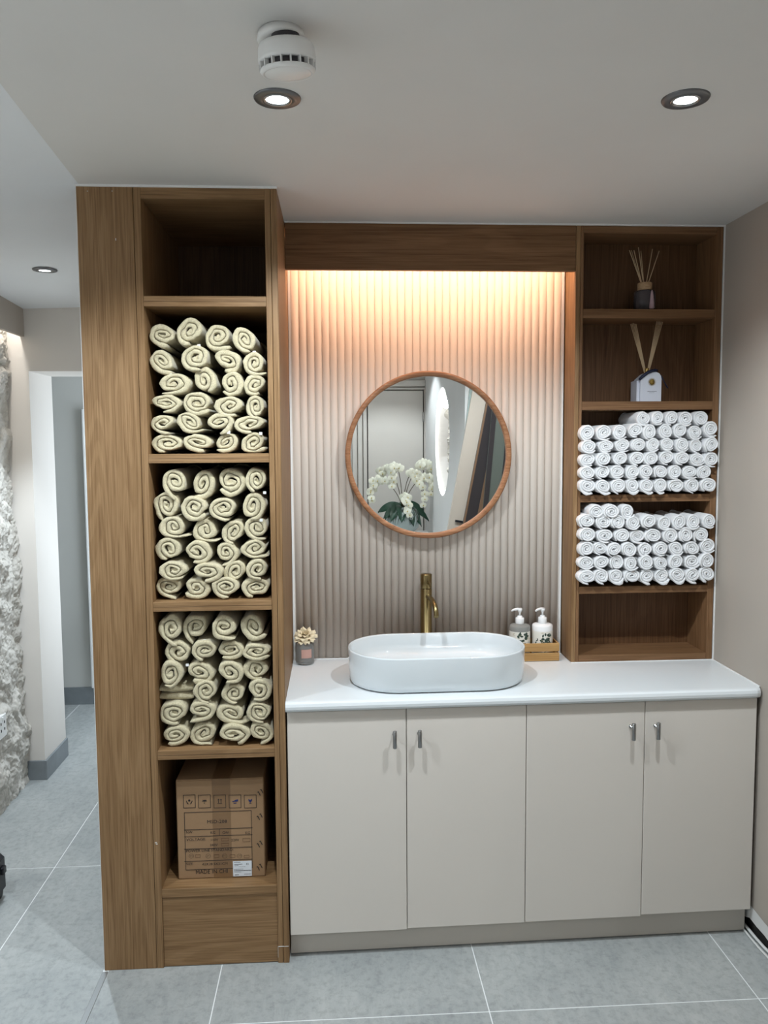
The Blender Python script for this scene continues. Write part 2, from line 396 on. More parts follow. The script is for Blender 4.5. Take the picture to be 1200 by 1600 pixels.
struct('wall_left_near', rock('r', -3.9, .85, -.01, 2.55, 260, 150, 1.0), 'stone')
w2 = struct('fill_window_2', MB().box(-1.452, -1.446, -2.8, -1.2, .7, 2.3), 'white')  # made-up window, unseen, at the added left fill light
# outlet set in the rock wall
t = thing('wall_outlet', 'white double power outlet on the rough white rock wall at left', 'outlet', (-1.458, 1.23, .36))
part('faceplate', MB().box(-1.50, -1.442, 1.185, 1.275, .365, .475, .003), 'white', t)
for yy in (1.21, 1.25):
    for zz in (.405, .438): part('socket_hole', MB().box(-1.443, -1.4405, yy-.004, yy+.004, zz-.006, zz+.006), 'dark', t)
part('switch', MB().box(-1.443, -1.439, 1.222, 1.238, .448, .466, .001), 'white', t)

# side wall with the round lit niche (seen in the mirror), and its front return
XS = .985; NC = (-2.72, 1.765); NR = .42     # centre (y,z), radius
seg = 64; ring = [(NC[0]+NR*math.cos(2*PI*k/seg), NC[1]+NR*math.sin(2*PI*k/seg)) for k in range(seg)]
y0, y1, z0, z1 = -3.9, -1.62, 0, H
def outer(k):
    a = 2*PI*k/seg; c, s_ = math.cos(a), math.sin(a)
    t = min(((y1-NC[0]) if c > 0 else (NC[0]-y0))/max(abs(c), 1e-6), ((z1-NC[1]) if s_ > 0 else (NC[1]-z0))/max(abs(s_), 1e-6))
    return (NC[0]+c*t, NC[1]+s_*t)
out = [outer(k) for k in range(seg)]
mb = MB(); v = [(XS, a, b) for a, b in ring]+[(XS, a, b) for a, b in out]+[(XS+.13, a, b) for a, b in ring]
f = [(k, (k+1) % seg, seg+(k+1) % seg, seg+k) for k in range(seg)]
# corner fans
for cy_, cz_ in ((y0, z0), (y0, z1), (y1, z0), (y1, z1)):
    for k in range(seg):
        a, b = out[k], out[(k+1) % seg]
        if (abs(a[0]-cy_) < 1e-6 and abs(b[1]-cz_) < 1e-6) or (abs(a[1]-cz_) < 1e-6 and abs(b[0]-cy_) < 1e-6):
            v.append((XS, cy_, cz_)); f.append((seg+k, seg+(k+1) % seg, len(v)-1))
f += [(k, 2*seg+k, 2*seg+(k+1) % seg, (k+1) % seg) for k in range(seg)]
mb.add(v, f); mb.box(XS, XR+.1, y1-.001, y1+.02, 0, H)
sw = struct('wall_side', mb, 'white_wall')
mb = MB(); v = []; n = 44
for j in range(n+1):
    for i in range(n+1):
        y = NC[0]+(i/n*2-1)*.5; z = NC[1]+(j/n*2-1)*.5; c = noise.voronoi(Vector((y*9, z*9, 3)))[0]
        v.append((XS+.125-.06*min(1, (c[1]-c[0])*2)-.03*noise.noise(Vector((y*14, z*14, 9))), y, z))
mb.add(v, [(j*(n+1)+i, j*(n+1)+i+1, (j+1)*(n+1)+i+1, (j+1)*(n+1)+i) for j in range(n) for i in range(n)])
part('rock_face', mb, 'stone', sw)
mb = MB(); m_ = 64
v = []
for r, x in ((NR-.002, XS+.004), (NR-.014, XS+.004), (NR-.014, XS+.016), (NR-.002, XS+.016)):
    v += [(x, NC[0]+r*math.cos(2*PI*k/m_), NC[1]+r*math.sin(2*PI*k/m_)) for k in range(m_)]
mb.add(v, [(a*m_+k, a*m_+(k+1) % m_, ((a+1) % 4)*m_+(k+1) % m_, ((a+1) % 4)*m_+k) for a in range(4) for k in range(m_)])
part('light_ring', mb, 'glow', sw)
l = bpy.data.lights.new('niche_lamp', 'POINT'); l.energy = P_NICHE; l.shadow_soft_size = .04; l.color = (1, .98, .95)
o = bpy.data.objects.new('niche_lamp', l); o.location = (XS+.03, NC[0], NC[1]+.30); COL.objects.link(o)

# rear door with frame (seen in the mirror)
YB = -3.90
d2 = struct('door_2', MB().box(.455, .962, YB, YB+.022, .01, 2.235, .002), 'offwhite')
part('door_frame', MB().box(.975, .984, YB, YB+.03, 0, 2.25).box(.41, .440, YB, YB+.035, 0, 2.28, .004).box(.36, .402, YB, YB+.03, 0, 2.28, .004).box(.31, .352, YB, YB+.022, 0, 2.28, .004), 'offwhite', d2)
part('door_head', MB().box(.31, .984, YB, YB+.035, 2.247, 2.262, .003).box(.31, .984, YB, YB+.05, 2.275, 2.33, .004), 'offwhite', d2)
part('seam', MB().box(.447, .454, YB, YB+.004, .01, 2.247).box(.963, .969, YB, YB+.004, .01, 2.247).box(.447, .969, YB, YB+.004, 2.237, 2.243), 'dark', d2)
part('hinge', MB().box(.956, .972, YB+.01, YB+.03, 1.95, 2.04, .002), 'steel', d2)

# ================================================================== CEILING FITTINGS
def downlight(label, x, y, z, power, rr=.055, tilt=0.0, detail=True, group='recessed ceiling downlights', size=146, color=COOL):
    t = thing('recessed_downlight', label, 'ceiling light', (x, y, z), group)
    R = Matrix.Rotation(tilt, 3, 'X')
    f_ = lambda p: [(r, h) for r, h in p]
    part('rim', MB().lathe([(rr*.52, .004), (rr*.50, -.001), (rr*.60, -.006), (rr*.96, -.0045), (rr, -.001), (rr, .0)], (x, y, z), 40, cap=False), 'rim', t)
    part('inner_ring', MB().lathe([(rr*.50, .003), (rr*.505, -.0065), (rr*.60, -.0075), (rr*.62, -.0055)], (x, y, z), 40, cap=False), 'steel', t)
    part('lens', MB().lathe([(rr*.51, .002), (rr*.50, -.003), (rr*.3, -.0045), (0.0001, -.005)], (x, y, z), 32), 'lens', t)
    spot((x, y, z-.012), power, math.radians(size), color=color)
    return t
downlight('pewter-rimmed lit downlight in the ceiling just behind the smoke alarm', .027, -.660, H, P_SPOT)
downlight('pewter-rimmed lit downlight in the ceiling above the right shelves', .982, -.700, H, P_SPOT)
downlight('small lit downlight in the hallway ceiling left of the oak unit', -1.055, .92, cz(-1.055, .92), P_SPOT*1.5, .050, color=(.80, .91, 1.0), size=92)
for x, y, lb in ((.03, -2.5, 'added pewter-rimmed fill downlight in the ceiling straight above the viewpoint'), (.60, -3.15, 'added pewter-rimmed fill downlight in the ceiling above the orchid vase')):  # unseen downlights added as fill for the room and mirror view
    downlight(lb, x, y, H, P_ROOMFILL*(3.6 if x > .5 else 1), size=(124 if x > .5 else 96))
downlight('added fill downlight in the hallway ceiling, out of frame', -1.15, -.9, cz(-1.15, 0), 60, color=(.80, .91, 1.0))  # unseen downlight added to brighten the hall floor and ceiling

# smoke alarm hanging loose from its base plate
sx, sy = .067, -.985
t = thing('smoke_alarm', 'round white smoke alarm hanging slightly loose from the ceiling', 'smoke alarm', (sx, sy, H))
TX = Matrix.Translation((sx, sy, 2.50)) @ Matrix.Rotation(math.radians(7), 4, 'X') @ Matrix.Rotation(math.radians(-3), 4, 'Y')
part('base_plate', MB().lathe([(.044, .008), (.047, -.004), (.045, -.010), (.036, -.011)], (0, 0, 0), 40).xf(Matrix.Translation((sx-.012, sy+.022, H-.008)) @ Matrix.Rotation(math.radians(-5), 4, 'Y')), 'plastic', t)
part('connector', MB().lathe([(.027, .036), (.029, .012), (.028, .010)], (0, 0, 0), 24).xf(TX), 'dark_plastic', t)
part('housing', MB().lathe([(.036, .022), (.050, .020), (.0545, .012), (.056, -.008), (.0555, -.014), (.046, -.014)], (0, 0, 0), 48).xf(TX), 'plastic', t)
part('vent_core', MB().lathe([(.045, -.012), (.045, -.027)], (0, 0, 0), 36).xf(TX), 'dark_plastic', t)
mb = MB()
for k in range(18):
    a = 2*PI*k/18; q = MB().box(.044, .0545, -.0012, .0012, -.028, -.012); q.xf(TX @ Matrix.Rotation(a, 4, 'Z')); mb.add(q.v, q.f)
part('vent_rib', mb, 'plastic', t)
part('cover', MB().lathe([(.053, -.026), (.0535, -.029), (.049, -.034), (.046, -.034), (.0455, -.0325), (.044, -.034), (.02, -.0375), (.0001, -.038)], (0, 0, 0), 48, cap=False).xf(TX), 'plastic', t)

# ================================================================== TALL OAK UNIT
YF = -.005; YBk = .62
t = TALL = thing('tall_shelf_unit', 'tall floor-to-ceiling oak open shelf unit left of the vanity', 'shelving', (-.33, .3, 0))
part('side_filler', MB().box(XT0, -.4655, YF, YF+.02, 0, H-.003, .0012).box(XT0, XT0+.02, YF+.02, YBk, 0, H-.003), 'wood_v', t)
part('side_panel', MB().box(-.4640, -.4420, YF, YBk, 0, H-.003, .001), 'wood_v', t)
part('side_panel', MB().box(-.0600, -.0425, YF, YBk, 0, H-.003, .001), 'wood_v', t)
part('side_panel', MB().box(-.0412, -.0225, YF-.001, YBk, 0, H-.003, .001), 'wood_v', t)
part('side_panel', MB().box(-.0224, -.0219, YF, YBk, .9, 2.5), 'wood_v', t)
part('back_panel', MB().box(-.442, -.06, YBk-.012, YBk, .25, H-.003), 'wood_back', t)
SH = [(2.182, 2.216), (1.696, 1.720), (1.212, 1.244), (.720, .748)]
SH = [(2.185, 2.217), (1.693, 1.722), (1.213, 1.244), (.719, .749)]
for a, b in SH:
    o = part('shelf', MB().box(-.4418, -.0602, YF+.001, YBk-.012, a, b, .0008), 'wood_h', t)
    part('edge_line', MB().box(-.4415, -.0605, YF+.0005, YF+.0012, (a+b)/2-.0004, (a+b)/2+.0003), 'groove', o)
part('top_panel', MB().box(-.4418, -.0602, YF+.001, YBk-.012, 2.514, H-.003, .0008), 'wood_h', t)
part('shelf', MB().box(-.4418, -.0602, YF+.001, YBk-.012, .246, .275, .0008), 'wood_h', t)
part('kick_panel', MB().box(-.4418, -.0602, YF+.005, YF+.023, 0.002, .2445, .001), 'wood_h', t)
# white wear chips and screw caps
mb = MB()
for x, z in ((-.602, 2.533), (-.527, 2.534)): mb.lathe([(.0018, YF-.0008), (.0001, YF-.0009)], (x, 0, z), 8, axis='y')
mb.box(-.522, -.520, YF-.0006, YF, 2.385, 2.392)
mb.box(-.459, -.452, YF-.0006, YF, .437, .440); mb.box(-.456, -.450, YF-.0006, YF, .432, .435)
mb.box(-.0602, -.0594, YF-.0008, YF, .02, .06); mb.box(-.058, -.024, YF-.002, YF-.0004, .0585, .0600)
part('wear_chip', mb, 'plaster', t)

# ================================================================== NICHE: pelmet, fluted panel, light trim
YR = .387; XN = 1.050; YP = .526
t = thing('pelmet_board', 'horizontal oak pelmet board across the top of the mirror niche', 'panel', (.51, .39, 2.383))
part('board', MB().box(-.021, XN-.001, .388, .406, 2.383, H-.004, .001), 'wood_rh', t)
part('niche_ceiling', MB().box(-.021, XN-.001, .406, .60, H-.016, H-.004), 'wood_h', t)
o = single('light_strip', MB().box(-.012, 1.028, .413, .431, 2.526, 2.536, .001), 'lens', 'slim warm light strip hidden behind the oak pelmet board', 'light strip')
o.data.materials.clear(); o.data.materials.append(mat('warm_strip_lens', (1, .8, .6), .5, emit=(1.0, .55, .25), es=3))
t = thing('fluted_wall_panel', 'taupe vertically fluted wall panel behind the round mirror', 'panel', (.51, YP, .905))
part('backing_board', MB().box(-.021, XN-.003, YP+.006, .60, .905, 2.536), 'flute', t)
NF = 36; fx0, fx1 = -.010, 1.036; pw = (fx1-fx0)/NF
first = None
for i in range(NF):
    cx = fx0+(i+.5)*pw
    if first is None:
        prof = []
        for k in range(9):
            a = PI*k/8; prof.append((-math.cos(a)*pw*.497, YP+.006-(.0080*math.sin(a)**1.2 if 0 < k < 8 else 0)))
        prof = [(-pw*.497, YP+.008)]+prof+[(pw*.497, YP+.008)]
        mb = MB(); mb.prism([(x+cx, y) for x, y in prof], .906, 2.536, 'z', True)
        first = part('rib', mb, 'flute', t)
    else:
        o = first.copy(); COL.objects.link(o); o.parent = t; o.location = (i*pw, 0, 0)
mb = MB(); mb.box(-.0205, -.013, YP-.006, YP+.006, .905, 2.536); mb.box(1.038, 1.0455, YP-.006, YP+.006, .905, 2.536)
part('edge_trim', mb, 'white', t)

# ================================================================== RIGHT OAK SHELVES
t = thing('wall_shelf_unit', 'oak open shelf unit standing on the right end of the white worktop', 'shelving', (1.33, .46, .907))
YQ = .590
part('side_panel', MB().box(XN, 1.0665, YR, YQ, .9065, H-.005, .001), 'wood_v', t, 'unshaded oak side panel facing the niche')
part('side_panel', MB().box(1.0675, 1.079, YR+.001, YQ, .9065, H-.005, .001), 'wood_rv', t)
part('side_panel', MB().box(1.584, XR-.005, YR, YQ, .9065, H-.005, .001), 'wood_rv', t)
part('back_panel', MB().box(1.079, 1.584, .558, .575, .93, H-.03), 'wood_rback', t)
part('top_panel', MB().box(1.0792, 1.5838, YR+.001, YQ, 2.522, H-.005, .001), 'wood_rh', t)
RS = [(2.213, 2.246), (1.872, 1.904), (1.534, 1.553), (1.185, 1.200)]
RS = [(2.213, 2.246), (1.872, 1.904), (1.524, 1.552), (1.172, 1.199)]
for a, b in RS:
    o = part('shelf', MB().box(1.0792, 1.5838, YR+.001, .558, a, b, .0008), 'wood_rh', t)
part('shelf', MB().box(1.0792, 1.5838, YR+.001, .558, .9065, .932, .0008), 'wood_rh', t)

# ================================================================== VANITY (turned 0.8 degrees)
S = .0139; ROT = math.atan(S); VX = -.020
t = VAN = thing('vanity_cabinet', 'beige four-door vanity cabinet under the white worktop', 'cabinet', (VX, 0, 0))
def kid(o, par):
    return o
part('carcass', MB().box(-.008, 1.592, .022, .505, .098, .862), 'door', t)
part('plinth', MB().box(-.0185, 1.600, .040, .058, .003, .0985, .001).box(1.580, 1.600, .058, .5, .003, .0985), 'plinth', t)
DX = [-.0185, .3797, .7885, 1.2005, 1.5985]
hx = [.338, .4215, 1.150, 1.236]
for i in range(4):
    b0 = (.093, .097, .0985, .104)[i]
    d = part('door', MB().box(DX[i]+.0012, DX[i+1]-.0012, 0, .019, b0, .8665, .0012), 'door', t)
    x = hx[i]
    part('handle', MB().tube([(x, -.031, .7435), (x, -.031, .745), (x, -.031, .801), (x, -.031, .8025)], [.0054, .0068, .0068, .0054], 16)
         .tube([(x, -.029, .782), (x, -.005, .782), (x, -.0045, .782), (x, 0, .782)], [.0035, .0035, .006, .006], 14), 'steel', d)
VAN.rotation_euler.z = ROT
# worktop with bullnose front edge
def yf(x): return -.021+S*(x+.022)
t_ = .034; prof = [(.030, .871), (.010, .8712), (.003, .8745), (0, .881), (-.0005, .890), (.003, .899), (.010, .9042), (.022, .905)]
mb = MB(); xsn = [XT1+.001, .2, .6, 1.0, 1.4, 1.56, 1.588, 1.602, 1.6075, 1.609]
ex = [0, 0, 0, 0, 0, 0, .002, .008, .017, .030]
v = []
for x, e in zip(xsn, ex):
    v += [(x, yf(x)+a+e, z) for a, z in prof]+[(x, .598, .905), (x, .598, .871)]
k = len(prof)+2; n = len(xsn)
f = [(i*k+j, i*k+(j+1) % k, (i+1)*k+(j+1) % k, (i+1)*k+j) for i in range(n-1) for j in range(k)]
f += [tuple(range(k)), tuple((n-1)*k+j for j in range(k))[::-1]]
mb.add(v, f)
for q in range(len(mb.f)): pass
o = single('worktop', mb, 'counter', 'glossy white worktop with rounded front edge over the beige cabinet', 'worktop', (.8, .25, .871))
mb = MB(); mb.box(XT1+.001, XN-.001, YP-.010, YP-.004, .905, .9075); mb.box(XR-.006, XR-.001, .03, YR, .905, .9075); mb.box(XN, XR-.003, YR-.004, YR, .905, .907)
struct('trim_5', mb, 'white')

# ================================================================== BASIN
bx, by, zb = .507, .222, .9055
def stad(hx_, hy_, r, n=14, rot=S):
    r = min(r, hx_, hy_); p = []
    for q, (cx, cy) in enumerate(((hx_-r, hy_-r), (-hx_+r, hy_-r), (-hx_+r, -hy_+r), (hx_-r, -hy_+r))):
        for k in range(n):
            a = PI/2*(q+k/(n-1)); p.append((cx+r*math.cos(a), cy+r*math.sin(a)))
    return [(bx+x*math.cos(rot)-y*math.sin(rot), by+x*math.sin(rot)+y*math.cos(rot)) for x, y in p]
hx0, hy0 = .3165, .186; Rc = .178
lv = [(-.030, .000), (-.016, .001), (-.007, .007), (-.003, .020), (0, .06), (.001, .118), (.0005, .1215), (-.002, .1235), (-.005, .1235), (-.0075, .1215), (-.009, .117), (-.0105, .085), (-.014, .064), (-.022, .052), (-.036, .047), (-.065, .044), (-.12, .041), (-.17, .040)]
mb = MB(); v = []; m_ = 56
for d, z in lv: v += [(x, y, zb+z) for x, y in stad(hx0+d, max(hy0+d, .012), max(Rc+d, .012))]
f = [(j*m_+i, j*m_+(i+1) % m_, (j+1)*m_+(i+1) % m_, (j+1)*m_+i) for j in range(len(lv)-1) for i in range(m_)]
mb.add(v, f, True); mb.f.append(tuple(range(m_))); mb.sm.append(False); k = (len(lv)-1)*m_; mb.f.append(tuple(k+i for i in range(m_))); mb.sm.append(True)
t = thing('vessel_basin', 'oval white ceramic vessel basin on the white worktop', 'basin', (bx, by, zb))
part('bowl', mb, 'ceramic', t)
part('drain', MB().lathe([(.030, .041), (.029, .044), (.020, .045), (.0001, .0455)], (bx, by+.02, zb), 28), 'steel', t)

# ================================================================== FAUCET
fx, fy = .497, .452
t = thing('basin_faucet', 'tall antique brass column faucet behind the oval basin', 'faucet', (fx, fy, .9055))
part('body', MB().lathe([(.026, 0), (.026, .006), (.0222, .008), (.0222, .286), (.0210, .2875)], (fx, fy, .9055), 32), 'brass', t)
part('cap', MB().lathe([(.0210, .2885), (.0224, .290), (.0224, .341), (.0205, .344), (.0001, .3445)], (fx, fy, .9055), 32), 'brass', t)
part('spout', MB().tube([(fx+.004, fy-.008, 1.163), (fx+.006, fy-.040, 1.166), (fx+.011, fy-.075, 1.166), (fx+.015, fy-.105, 1.160), (fx+.019, fy-.128, 1.146), (fx+.021, fy-.138, 1.130), (fx+.0215, fy-.141, 1.118), (fx+.0215, fy-.1415, 1.108)], .0095, 16), 'brass', t)
part('handle', MB().tube([(fx+.004, fy-.018, 1.222), (fx+.007, fy-.034, 1.219), (fx+.0095, fy-.052, 1.212), (fx+.010, fy-.060, 1.210)], [.0035, .0035, .0038, .0045], 12), 'brass', t)

# ================================================================== MIRROR
mxc, mzc, MR = .5105, 1.7055, .3205
t = thing('round_mirror', 'round wood-framed mirror on the fluted taupe panel', 'mirror', (mxc, .50, mzc-MR))
part('frame', MB().lathe([(MR-.006, .516), (MR-.001, .512), (MR, .500), (MR, .468), (MR-.002, .4645), (MR-.006, .4625), (MR-.015, .4625), (MR-.0185, .4645), (MR-.020, .468), (MR-.020, .4815)], (mxc, 0, mzc), 96, axis='y', cap=False), 'walnut', t)
part('glass', MB().lathe([(MR-.019, .4845), (MR-.0195, .4775), (.0001, .4775)], (mxc, 0, mzc), 96, axis='y', smooth=False), 'mirror', t)
mb = MB()
for a in (3.6, 5.5, 4.25, .75):
    q = MB().box(MR-.0202, MR+.0004, .4620, .4630, -.0004, .0004); c_, s_ = math.cos(a), math.sin(a)
    mb.add([(mxc+x*c_-z*s_, y, mzc+x*s_+z*c_) for x, y, z in q.v], q.f)
part('frame_joint', mb, 'ink_brown', t)

# ================================================================== ROLLED TOWELS
def roll_mesh(rx, rz, L, seed, turns, tn, tail=0.0, tail_at=-.9, flip=False, squash=.3, drop=0, drop_at=-1.15, soft=False):
    """one towel rolled up: a thick spiral strip with soft rounded folded edges, axis along +y, front at y=0"""
    rnd = random.Random(seed); turns = (1-tn)/tn-.04
    th_end = tail_at; th0 = th_end-turns*2*PI
    n = int(turns*22)+1; r_in = max(1-tn-turns*tn, -.35*tn)
    sa = rnd.uniform(0, PI); sq = rnd.uniform(.15, squash+.25); po = rnd.uniform(0, 9)
    tele = rnd.uniform(-.003, .006)
    def warp(r, a, dp=1):
        r = max(r, 0.0)
        x, z = r*math.cos(a), r*math.sin(a)
        k = max(0, 1-r*.95); ca, s_ = math.cos(sa), math.sin(sa)
        u, w_ = x*ca+z*s_, -x*s_+z*ca; w_ *= 1-sq*k; u *= 1+.35*sq*k*(1-k)
        x, z = u*ca-w_*s_, u*s_+w_*ca
        nn = noise.noise(Vector((x*1.3+po, z*1.3, seed*.37)))*(.10 if soft else .17)
        n2 = noise.noise(Vector((x*3.1+po, z*3.1, seed*.11)))*(.07 if soft else .13)*(1-.6*min(1, r))
        x += n2; z -= n2
        f = 1+nn*(.5+.5*r)
        if drop and r > .55 and dp: f += drop*(r-.55)/.45*math.exp(-((((a-drop_at+PI) % (2*PI))-PI)/.62)**2)
        if flip: x = -x
        return x*f*rx, z*f*rz
    secs = [(0.0, .09), (.06, .29), (.22, .42), (.60, .465 if not soft else .488)]
    rm = (rx+rz)/2; v = []; nsec = len(secs)+2
    for i in range(n):
        t_ = i/(n-1); a = th0+(th_end-th0)*t_
        rc = r_in+tn*.5+(1-tn-r_in)*t_
        e = (th_end-a)
        if tail and e < 1.1: rc += tail*(1-e/1.1)**2
        rc += (.006 if soft else .014)*noise.noise(Vector((a*2.6, seed*1.3, 7)))
        hm = 1.0
        if t_ > .985: hm = .55
        if t_ < .02: hm = .6
        dn = noise.noise(Vector((a*.8, seed*.7, 0)))*.0035+tele*(1-rc)+.0012*noise.noise(Vector((a*3, seed, 1)))
        for d, h in secs:
            hh = h*tn*hm
            for s_ in (1, -1):
                x, z = warp(rc+s_*hh, a); v.append((x, dn+d*tn*rm, z))
        for s_ in (1, -1):
            x, z = warp(rc+s_*.49*tn*hm, a, 0); v.append((x, (.030 if s_ > 0 else .028), z))
        for s_ in (1, -1):
            x, z = warp(rc+s_*.49*tn*hm, a, 0); v.append((x, (L if s_ > 0 else .05), z))
    f = []; w_ = nsec*2
    for i in range(n-1):
        for s in range(nsec-1):
            for side in (0, 1):
                A = i*w_+s*2+side; B = A+2; f.append((A, B, B+w_, A+w_))
        f.append((i*w_, i*w_+1, (i+1)*w_+1, (i+1)*w_))
    for i in (0, n-1):
        for s in range(nsec-1):
            A = i*w_+s*2; f.append((A, A+1, A+3, A+2))
    # plain disc closing the far end, so no light falls through
    mb = MB(); mb.add(v, f, True)
    k = len(mb.v); m_ = 20
    for q in range(m_):
        x, z = warp(.93, 2*PI*q/m_); mb.v.append((x, L*.98, z))
    mb.f.append(tuple(k+q for q in range(m_))); mb.sm.append(False)
    k = len(mb.v)
    for q in range(8):
        x, z = warp(tn*.6, 2*PI*q/8, 0); mb.v.append((x, .007, z))
    mb.f.append(tuple(k+q for q in range(8))); mb.sm.append(False)
    return mb
ORD = ['first', 'second', 'third', 'fourth', 'fifth', 'sixth', 'seventh', 'eighth', 'ninth']
def rowword(i, n): return ('top' if i == 0 else 'bottom' if i == n-1 else ORD[i]) + ' row'
def colword(i, n): return 'leftmost' if i == 0 else 'rightmost' if i == n-1 else ORD[i]+' from left'
def on_plane(px, py, y):
    d = fwd+R_*((px-600)/FPX)-U_*((py-800)/FPX); t_ = (y-PCAM.y)/d.y; return PCAM+d*t_
def towel(name, label, group, px, py, rpx, rpz, y, L, matname, seed, xlim, zfloor, ztop, **kw):
    p = on_plane(px, py, y); depth = (p-PCAM).dot(fwd); rx = rpx/FPX*depth; rz = rpz/FPX*depth
    x = min(max(p.x, xlim[0]+rx*.97), xlim[1]-rx*.97); z = min(max(p.z, zfloor+rz*.93), ztop-rz*1.03)
    mb = roll_mesh(rx, rz, L, seed, **kw); me = mb.mesh(name, M[matname])
    bk = [v for v in mb.v if v[1] > .05]
    a0, a1 = min(v[0] for v in bk), max(v[0] for v in bk); c0_, c1_ = min(v[2] for v in bk), max(v[2] for v in bk)
    x = max(min(x, xlim[1]-a1), xlim[0]-a0) if a1-a0 < xlim[1]-xlim[0] else x
    z = min(z, ztop-.002-c1_); z = max(z, zfloor+.0005-c0_)
    o = bpy.data.objects.new(name, me); COL.objects.link(o); o.location = (x, y, z)
    tag(o, label, 'towel', group); return o, (x, z, rx, rz)
# cream bath-size rolls: (x, y, rx, ry) read off enlarged views; s = enlargement, ox/oy = its corner
A_ = (3.6375, 210, 280, [
 [(163,885,76,78),(315,862,80,82),(475,895,80,76),(630,910,82,72)],
 [(152,1032,70,73),(352,1010,88,75),(525,1027,84,70),(697,1045,72,68)],
 [(220,1160,108,62),(395,1140,74,75),(550,1157,80,68),(700,1165,72,62)],
 [(174,1270,86,55),(355,1272,92,72),(540,1287,94,62),(705,1290,68,70)],
 [(160,1385,72,58),(315,1378,86,62),(482,1380,86,60),(672,1390,100,57)],
 [(190,1500,92,55),(365,1497,84,60),(520,1497,82,58),(690,1500,86,60)]])
B_ = (3.2, 225, 700, [
 [(155,168,67,70),(293,178,67,76),(435,165,75,77),(575,160,63,64)],
 [(115,285,69,72),(255,297,69,69),(395,302,71,61),(542,290,70,71)],
 [(147,393,83,56),(308,410,79,62),(450,418,63,67),(578,398,67,63)],
 [(117,505,73,61),(265,518,76,65),(410,522,69,53),(560,503,79,51)],
 [(150,612,78,51),(315,617,79,55),(458,615,66,58),(585,605,65,58)],
 [(120,713,66,55),(262,705,76,56),(412,715,80,53),(565,705,73,57)]])
C_ = (3.2, 225, 700, [
 [(137,905,65,79),(260,895,69,71),(400,895,69,72),(550,895,80,68)],
 [(172,1022,69,66),(305,1013,63,64),(432,1010,68,52),(570,1018,76,51)],
 [(132,1130,63,70),(277,1120,79,59),(427,1122,73,62),(573,1107,78,53)],
 [(160,1222,78,42),(310,1215,66,58),(450,1230,71,49),(585,1210,68,58)],
 [(147,1325,73,66),(287,1312,73,61),(440,1330,86,58),(590,1322,66,58)],
 [(147,1445,74,55),(300,1445,78,58),(445,1440,83,60),(590,1430,66,56)]])
seed = 1
tags = {(0, 0, 1), (0, 0, 3), (0, 1, 0), (0, 4, 2), (0, 4, 3), (1, 0, 3), (1, 1, 3), (2, 0, 1), (2, 1, 0)}
for b, (s, ox, oy, rows_) in enumerate((A_, B_, C_)):
    nm = ('upper', 'middle', 'lower')[b]; zf = (1.7225, 1.2445, .7495)[b]
    for ri, row in enumerate(rows_):
        for ci, (x, y, rx, ry) in enumerate(row):
            seed += 1; rnd = random.Random(seed*13)
            px, py = ox+x/s, oy+y/s
            lab = 'cream terry towel roll, %s in the %s of the %s oak compartment' % (colword(ci, 4), rowword(ri, 6), nm)
            yy = .022+rnd.uniform(-.006, .014)
            if b == 2 and ri == 3 and ci == 0: lab = 'cream terry towel folded flat and loose, leftmost in fourth row of lower oak compartment'; yy += .02
            o, (X, Z, RX, RZ) = towel('rolled_towel', lab, 'cream towel rolls in the tall oak unit', px, py, rx/s*1.09, ry/s*1.085, yy, .36, 'tan', seed,
                     (-.4415, -.0605), zf, (2.184, 1.692, 1.212)[b], turns=0, tn=rnd.uniform(.285, .335), tail=rnd.choice((0, 0, .10, .22)), tail_at=rnd.uniform(-1.9, -.5), flip=rnd.random() < .35, squash=.45)
            if b == 2 and ri == 3 and ci == 0:
                # a loose towel folded into soft layers
                mb = MB(); n = 26; lay = 2; v = []; f = []
                for q in range(lay):
                    z0_ = -RZ+RZ*2*q/lay; hh = RZ/lay*.98
                    k = len(v)
                    for i in range(n+1):
                        u = i/n; xx = -RX+2*RX*u
                        sl = .45*RZ*(1-u)*(q/lay) - .55*RZ*max(0, .5-u)*(q/lay)
                        for d, h in ((0, .15), (.005, .6), (.016, .93), (.33, 1)):
                            for sg in (1, -1): v.append((xx+.002*noise.noise(Vector((u*5, q, 1))), d+.004*noise.noise(Vector((u*4, q*2, 5)))-.004*q*.5, z0_+hh+sg*hh*h*(.55+.45*math.sin(PI*u)**.4)-sl))
                    w_ = 8
                    for i in range(n):
                        for s_ in range(3):
                            for side in (0, 1):
                                a_ = k+i*w_+s_*2+side; f.append((a_, a_+2, a_+2+w_, a_+w_))
                        f.append((k+i*w_, k+i*w_+1, k+(i+1)*w_+1, k+(i+1)*w_))
                mb.add(v, f, True); old = o.data; o.data = mb.mesh('rolled_towel', M['tan']); bpy.data.meshes.remove(old); o.name = 'folded_towel'
            if (b, ri, ci) in tags:
                mb = MB(); mb.box(.45*RX, .45*RX+.010, .002, .003, -RZ*1.02, -RZ*1.02+.009)
                c = bpy.data.objects.new('care_tag', mb.mesh('care_tag', M['tag'])); COL.objects.link(c); c.parent = o; c['label'] = 'white care tag'
